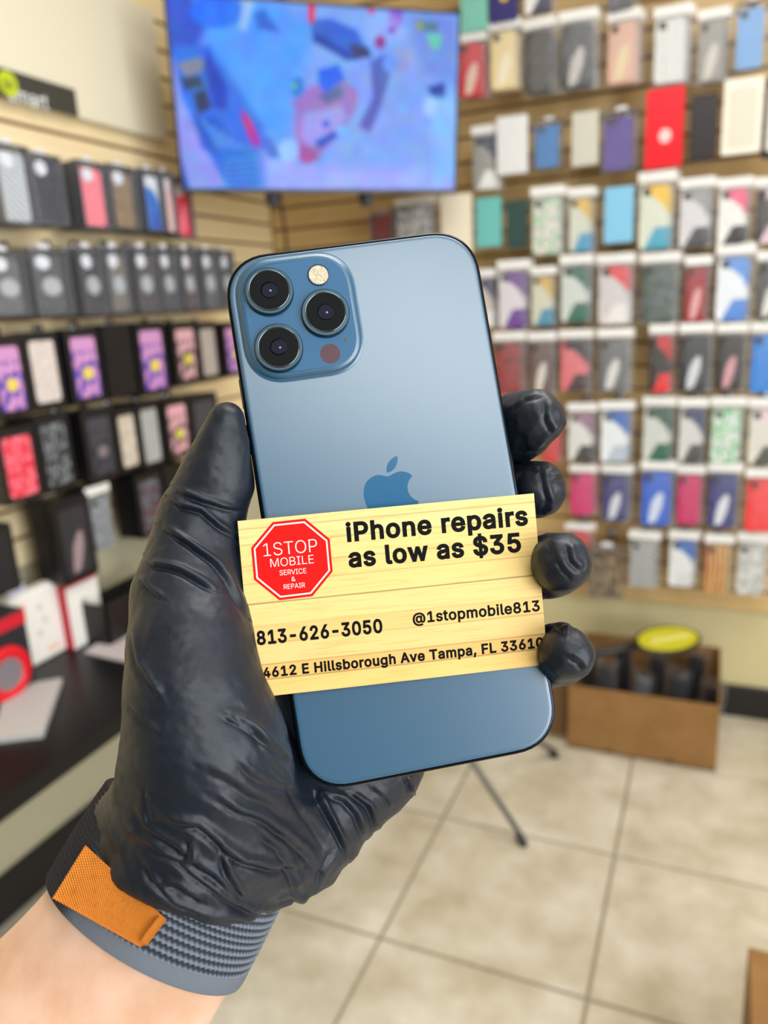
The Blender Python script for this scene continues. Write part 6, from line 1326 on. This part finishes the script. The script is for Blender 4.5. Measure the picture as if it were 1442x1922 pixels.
FOLDS = [  # pixel polylines, width px, amplitude mm
 ([(318, 933), (340, 951), (377, 962), (413, 988), (446, 1010)], 7, 0.9), ([(326, 915), (351, 930), (380, 944), (417, 951), (452, 953)], 8, 0.8),
 ([(300, 984), (326, 999), (351, 1017), (377, 1039), (406, 1061), (428, 1086), (446, 1119), (468, 1159)], 9, 1.1),
 ([(270, 1044), (289, 1062), (322, 1068), (344, 1075), (384, 1097), (413, 1112)], 8, 0.9), ([(262, 1078), (280, 1104), (310, 1120)], 8, 0.5),
 ([(249, 1184), (260, 1246), (275, 1279), (300, 1312)], 9, 0.7), ([(244, 1319), (271, 1356), (304, 1381)], 8, 0.5),
 ([(416, 1345), (457, 1367), (490, 1388)], 8, 0.6), ([(432, 1339), (482, 1372), (520, 1405), (547, 1438)], 10, 0.8),
 ([(536, 1370), (562, 1419), (585, 1458), (609, 1515), (637, 1577), (654, 1613)], 8, 1.3),
 ([(393, 1494), (448, 1522), (504, 1544), (559, 1588), (593, 1633)], 14, 0.9), ([(380, 1440), (440, 1470), (500, 1500), (560, 1540)], 16, 0.5),
 ([(310, 1539), (371, 1550), (415, 1588), (459, 1611), (504, 1627), (559, 1622)], 12, 1.2),
 ([(254, 1572), (299, 1600), (337, 1616), (371, 1644), (421, 1688), (471, 1711), (537, 1711)], 12, 1.3),
 ([(276, 1483), (279, 1522), (283, 1545)], 6, 0.6), ([(245, 1500), (270, 1560), (330, 1590), (400, 1640), (450, 1690)], 14, 0.9),
 ([(350, 1570), (360, 1600), (340, 1620)], 10, 0.7), ([(415, 1588), (430, 1640), (460, 1690)], 12, 0.8), ([(480, 1560), (520, 1590), (545, 1640), (560, 1680)], 12, 0.7),
 ([(266, 1610), (285, 1650), (330, 1690), (400, 1720), (480, 1728)], 10, 0.9), ([(300, 1655), (340, 1660), (380, 1690)], 9, 0.7), ([(520, 1690), (545, 1680), (578, 1690)], 8, 0.7),
 ([(615, 1488), (645, 1502), (670, 1530), (690, 1575)], 10, 0.8), ([(662, 1490), (692, 1514), (703, 1540), (706, 1562)], 8, 1.0), ([(763, 1458), (771, 1476), (772, 1494)], 6, 1.0), ([(700, 1480), (725, 1500), (738, 1522)], 8, 0.5),
 ([(625, 1600), (600, 1640), (590, 1665)], 8, 0.5), ([(440, 1420), (475, 1450), (520, 1475), (580, 1490)], 12, 0.4),
 ([(460, 1330), (500, 1400), (560, 1500), (620, 1600)], 14, 0.5),
 # fingertips
 ([(985, 842), (1010, 838), (1035, 822), (1058, 800)], 9, 0.7), ([(1022, 752), (1028, 790), (1045, 815)], 9, 0.5), ([(955, 775), (985, 750), (1020, 742)], 8, 0.4),
 ([(1015, 880), (1025, 905), (1032, 940), (1020, 960)], 9, 0.6), ([(995, 875), (1012, 884)], 7, 0.5), ([(1036, 900), (1060, 892)], 7, 0.4),
 ([(1066, 1020), (1074, 1050), (1092, 1068)], 9, 0.6), ([(1050, 1048), (1064, 1070), (1080, 1086)], 9, 0.4), ([(1025, 1008), (1040, 1025), (1045, 1050)], 12, 0.3),
 ([(1046, 1172), (1062, 1180), (1060, 1196)], 7, 0.6), ([(1070, 1230), (1090, 1245), (1098, 1262)], 9, 0.4),
]
def build_glove(person):
    h = 0.9
    lo = np.array([-92.0, -40.0, 186.0]); hi = np.array([68.0, 134.0, 288.0])
    n = np.ceil((hi - lo) / h).astype(int) + 1
    ax = [lo[i] + np.arange(n[i]) * h for i in range(3)]
    D = np.full(n, 60.0)
    def rng_(c0, c1, pad):
        s = []
        for i in range(3):
            a = max(0, int((min(c0[i], c1[i]) - pad - lo[i]) / h)); b = min(n[i], int((max(c0[i], c1[i]) + pad - lo[i]) / h) + 2); s.append(slice(a, b))
        return tuple(s)
    def cone(A, B, ra, rb, k):
        m = max(ra, rb) + 16; sl = rng_(A, B, m)
        X, Y, Z = np.meshgrid(ax[0][sl[0]], ax[1][sl[1]], ax[2][sl[2]], indexing='ij', sparse=True)
        e = B - A; L2 = e @ e + 1e-9
        t = np.clip(((X - A[0]) * e[0] + (Y - A[1]) * e[1] + (Z - A[2]) * e[2]) / L2, 0, 1)
        d = np.sqrt((X - A[0] - t * e[0]) ** 2 + (Y - A[1] - t * e[1]) ** 2 + (Z - A[2] - t * e[2]) ** 2) - (ra + (rb - ra) * t)
        D[sl] = smin(D[sl], d, k)
    def chain(pts, k):
        Pp = [cpt(p[0], p[1], p[2]) for p in pts]; rr = [p[3] * p[2] / F for p in pts]
        for a, b, ra, rb in zip(Pp, Pp[1:], rr, rr[1:]): cone(a, b, ra, rb, k)
    for nm, (pts, k) in CHAINS.items(): chain(pts, k)
    for nm, pts in FINGERS.items():
        old = D.copy(); D[:] = 60; chain(pts, 2.5); new = D.copy(); D[:] = old
        # wide blend at the palm, none between neighbouring fingers
        X, Y, Z = np.meshgrid(*ax, indexing='ij', sparse=True)
        root_ = cpt(*pts[0][:3]); dist = np.sqrt((X - root_[0]) ** 2 + (Y - root_[1]) ** 2 + (Z - root_[2]) ** 2)
        kk = 1.0 + 6.0 * np.clip(1 - (dist - 12) / 20, 0, 1)
        D[:] = smin(D, new, kk)
    # cuff: elliptical sleeve over the wrist, cut by an oblique plane
    X, Y, Z = np.meshgrid(*ax, indexing='ij')
    sel = (Y > 60); Pts = np.stack([X[sel], Y[sel], Z[sel]], -1)
    xs = np.arange(2, S_BAND + 12, 1.5); fr = [arm_frame(x) for x in xs]; Cc = np.array([f[0] for f in fr])
    best = np.full(len(Pts), 1e9); bi = np.zeros(len(Pts), int)
    for j, c in enumerate(Cc):
        d = ((Pts - c) ** 2).sum(1); m = d < best; best[m] = d[m]; bi[m] = j
    Aa = np.array([f[2] for f in fr])[bi]; Bb = np.array([f[3] for f in fr])[bi]; Tt = np.array([f[1] for f in fr])[bi]
    r = Pts - Cc[bi]; u = (r * Aa).sum(1); v = (r * Bb).sum(1)
    sx = xs[bi] / S_BAND
    a_ = 32.0 + 0.9 * np.clip(u / 25, -1, 1) + 1.0 * np.sin(Pts[:, 1] * 0.35 + u * 0.08); b_ = 26.2 + 0.8 * np.sin(Pts[:, 1] * 0.3 + 2)
    a_ = a_ - 3.0 * np.clip((0.72 - sx) / 0.4, 0, 1); b_ = b_ - 3 * np.clip((0.7 - sx) / 0.4, 0, 1)
    q = np.sqrt((u / a_) ** 2 + (v / b_) ** 2); dt = (q - 1) * np.minimum(a_, b_)
    p1, p2, p3 = cpt(192, 1522, 226), cpt(598, 1690, 230), cpt(395, 1770, 198)
    N = np.cross(p2 - p1, p3 - p1); N /= np.linalg.norm(N)
    if N[1] < 0: N = -N
    dp = (Pts - p1) @ N + 1.2 * np.sin(u * 0.16 + 1) 
    top = -(Pts - cpt(470, 1400, 240)) @ N - 0
    dd = np.maximum(dt, top); kk = 5.0
    hh = np.clip(0.5 - 0.5 * (dp - dd) / -kk * -1, 0, 1)
    dc = -smin(-dd, -dp, kk)
    D[sel] = smin(D[sel], dc, 6.0)
    D[sel] = -smin(-D[sel], -(((Pts - p1) @ N) + 1.2 * np.sin(u * 0.16 + 1)), 3.0)
    # keep clear of the phone and the card
    Pall = np.stack([X.ravel(), Y.ravel(), Z.ravel()], -1); near = np.abs(D.ravel()) < 25
    Pn = Pall[near]; q = (Pn - PR_T) @ PR_R
    hw, hh2, rr = 39.05 + 0.15, 80.4 + 0.15, 14.5
    qx = np.abs(q[:, 0]) - (hw - rr); qy = np.abs(q[:, 1]) - (hh2 - rr)
    d2 = np.hypot(np.maximum(qx, 0), np.maximum(qy, 0)) + np.minimum(np.maximum(qx, qy), 0) - rr
    dz = np.abs(q[:, 2] - 3.6) - 3.95
    dph = np.hypot(np.maximum(d2, 0), np.maximum(dz, 0)) + np.minimum(np.maximum(d2, dz), 0)
    Df = D.ravel(); Df[near] = -smin(-Df[near], dph, 1.2); D = Df.reshape(D.shape)
    V, Q = surface_nets(D, lo, h)
    # keep largest piece only is not needed; relax a little
    me = fastmesh('glove0', V, Q, True)
    ob = bpy.data.objects.new('tmp', me); COL.objects.link(ob)
    md = ob.modifiers.new('s', 'SMOOTH'); md.iterations = 3; md.factor = 0.5
    md = ob.modifiers.new('ss', 'SUBSURF'); md.levels = 1; md.render_levels = 1
    dg = bpy.context.evaluated_depsgraph_get(); me2 = bpy.data.meshes.new_from_object(ob.evaluated_get(dg))
    bpy.data.objects.remove(ob)
    nv = len(me2.vertices); co = np.empty(nv * 3, np.float32); me2.vertices.foreach_get('co', co); co = co.reshape(-1, 3).astype(float)
    no = np.empty(nv * 3, np.float32); me2.vertex_normals.foreach_get('vector', no); no = no.reshape(-1, 3)
    px = co[:, 0] / co[:, 2] * F + CX; py = co[:, 1] / co[:, 2] * F + CY
    disp = np.zeros(nv)
    front = np.clip(-no[:, 2] * 2.5 + 0.9, 0, 1)
    vis = np.ones(nv)
    wx = px + 5 * vnoise(co, 0.12, 3); wy = py + 5 * vnoise(co, 0.12, 4)
    for pts, w, amp in FOLDS:
        p = np.array(pts, float); x0, y0 = p.min(0) - 4 * w; x1, y1 = p.max(0) + 4 * w
        m = np.where((wx > x0) & (wx < x1) & (wy > y0) & (wy < y1))[0]
        if not len(m): continue
        bd = np.full(len(m), 1e9); sg = np.zeros(len(m)); al = np.zeros(len(m)); tot = np.r_[0, np.cumsum(np.linalg.norm(np.diff(p, axis=0), axis=1))]
        for a, b, s0, s1 in zip(p, p[1:], tot, tot[1:]):
            e = b - a; L = np.linalg.norm(e); rx = wx[m] - a[0]; ry = wy[m] - a[1]; t = np.clip((rx * e[0] + ry * e[1]) / L ** 2, 0, 1)
            dx = rx - t * e[0]; dy = ry - t * e[1]; d = np.hypot(dx, dy); c = (e[0] * dy - e[1] * dx); k = d < bd
            bd[k] = d[k]; sg[k] = np.sign(c[k]); al[k] = (s0 + t[k] * (s1 - s0)) / tot[-1]
        sd = bd * sg / w
        taper = np.clip(np.sin(np.pi * np.clip(al, 0.03, 0.97)) * 1.8, 0, 1)
        prof = np.exp(-((sd + 0.55) / 0.7) ** 2) - 0.95 * np.exp(-((sd - 0.55) / 0.45) ** 2)
        disp[m] += amp * prof * taper * 1.05
    # cloth-like ripples, stronger at the cuff; fine crinkle everywhere
    cuff = np.clip((py - 1430) / 220, 0, 1) * np.clip((820 - px) / 60, 0, 1)
    Rg = co.copy(); ang = math.radians(35); ca, sa = math.cos(ang), math.sin(ang)
    U = (Rg[:, 0] * ca + Rg[:, 1] * sa); Vv = (-Rg[:, 0] * sa + Rg[:, 1] * ca)
    an = np.stack([U * 0.35, Vv, Rg[:, 2] * 0.6], -1)
    r1 = 1 - np.abs(vnoise(an, 0.11, 7)) * 2; r2 = 1 - np.abs(vnoise(an, 0.24, 8)) * 2
    disp += cuff * (1.0 * r1 + 0.22 * r2)
    th = np.clip((1000 - py) / 60, 0, 1) * np.clip((600 - px) / 60, 0, 1)
    disp += 0.10 * vnoise(co, 0.5, 9) + 0.12 * vnoise(co, 0.22, 10)
    tip = np.clip((px - 940) / 40, 0, 1)
    disp += tip * (0.30 * (1 - 2 * np.abs(vnoise(co, 0.17, 12))) + 0.10 * vnoise(co, 0.4, 13))
    # no displacement where the glove touches the phone
    q = (co - PR_T) @ PR_R
    touch = np.clip((np.maximum(np.abs(q[:, 0]) - 39.05, np.maximum(np.abs(q[:, 1]) - 80.4, np.abs(q[:, 2] - 3.6) - 3.8)) - 0.3) / 1.5, 0, 1)
    co += no * (disp * front * touch)[:, None]
    Wc = c2w(co)
    me2.vertices.foreach_set('co', Wc.astype(np.float32).ravel()); me2.update(); me2.flip_normals(); me2.shade_smooth()
    me2.name = 'glove'
    m = mat('black_nitrile', (14, 23, 36), 0.45, spec=0.42); nt = m.node_tree; b = nt.nodes['Principled BSDF']
    t = nt.nodes.new('ShaderNodeTexCoord')
    n1 = nt.nodes.new('ShaderNodeTexNoise'); n1.inputs['Scale'].default_value = 1500; n1.inputs['Detail'].default_value = 3; nt.links.new(t.outputs['Object'], n1.inputs['Vector'])
    n2 = nt.nodes.new('ShaderNodeTexNoise'); n2.inputs['Scale'].default_value = 260; n2.inputs['Detail'].default_value = 4; n2.inputs['Distortion'].default_value = 1.2; nt.links.new(t.outputs['Object'], n2.inputs['Vector'])
    b1 = nt.nodes.new('ShaderNodeBump'); b1.inputs['Strength'].default_value = 0.18; b1.inputs['Distance'].default_value = 0.0002; nt.links.new(n1.outputs['Fac'], b1.inputs['Height'])
    b2 = nt.nodes.new('ShaderNodeBump'); b2.inputs['Strength'].default_value = 0.16; b2.inputs['Distance'].default_value = 0.0005; nt.links.new(n2.outputs['Fac'], b2.inputs['Height']); nt.links.new(b1.outputs[0], b2.inputs['Normal'])
    nt.links.new(b2.outputs[0], b.inputs['Normal'])
    link('glove', me2, m, person)
    print('glove verts', nv)
def build_person():
    p = empty('person', tuple(c2w(arm_frame(S_BAND)[0])), 'person seen only by bare forearm and black gloved hand holding up the phone', 'person')
    pm = p.matrix_world.copy()
    build_arm(p); build_glove(p)
    for c in p.children: c.matrix_parent_inverse = Matrix.Translation(-Vector(p.location))

build_room()
build_tv()
build_packages()
build_table()
build_floor_things()
build_phone()
build_card()
build_person()
build_band()
for o in list(bpy.data.objects):
    if o.name.startswith('wristband'):
        for c in o.children: c.matrix_parent_inverse = Matrix.Translation(-Vector(o.location))
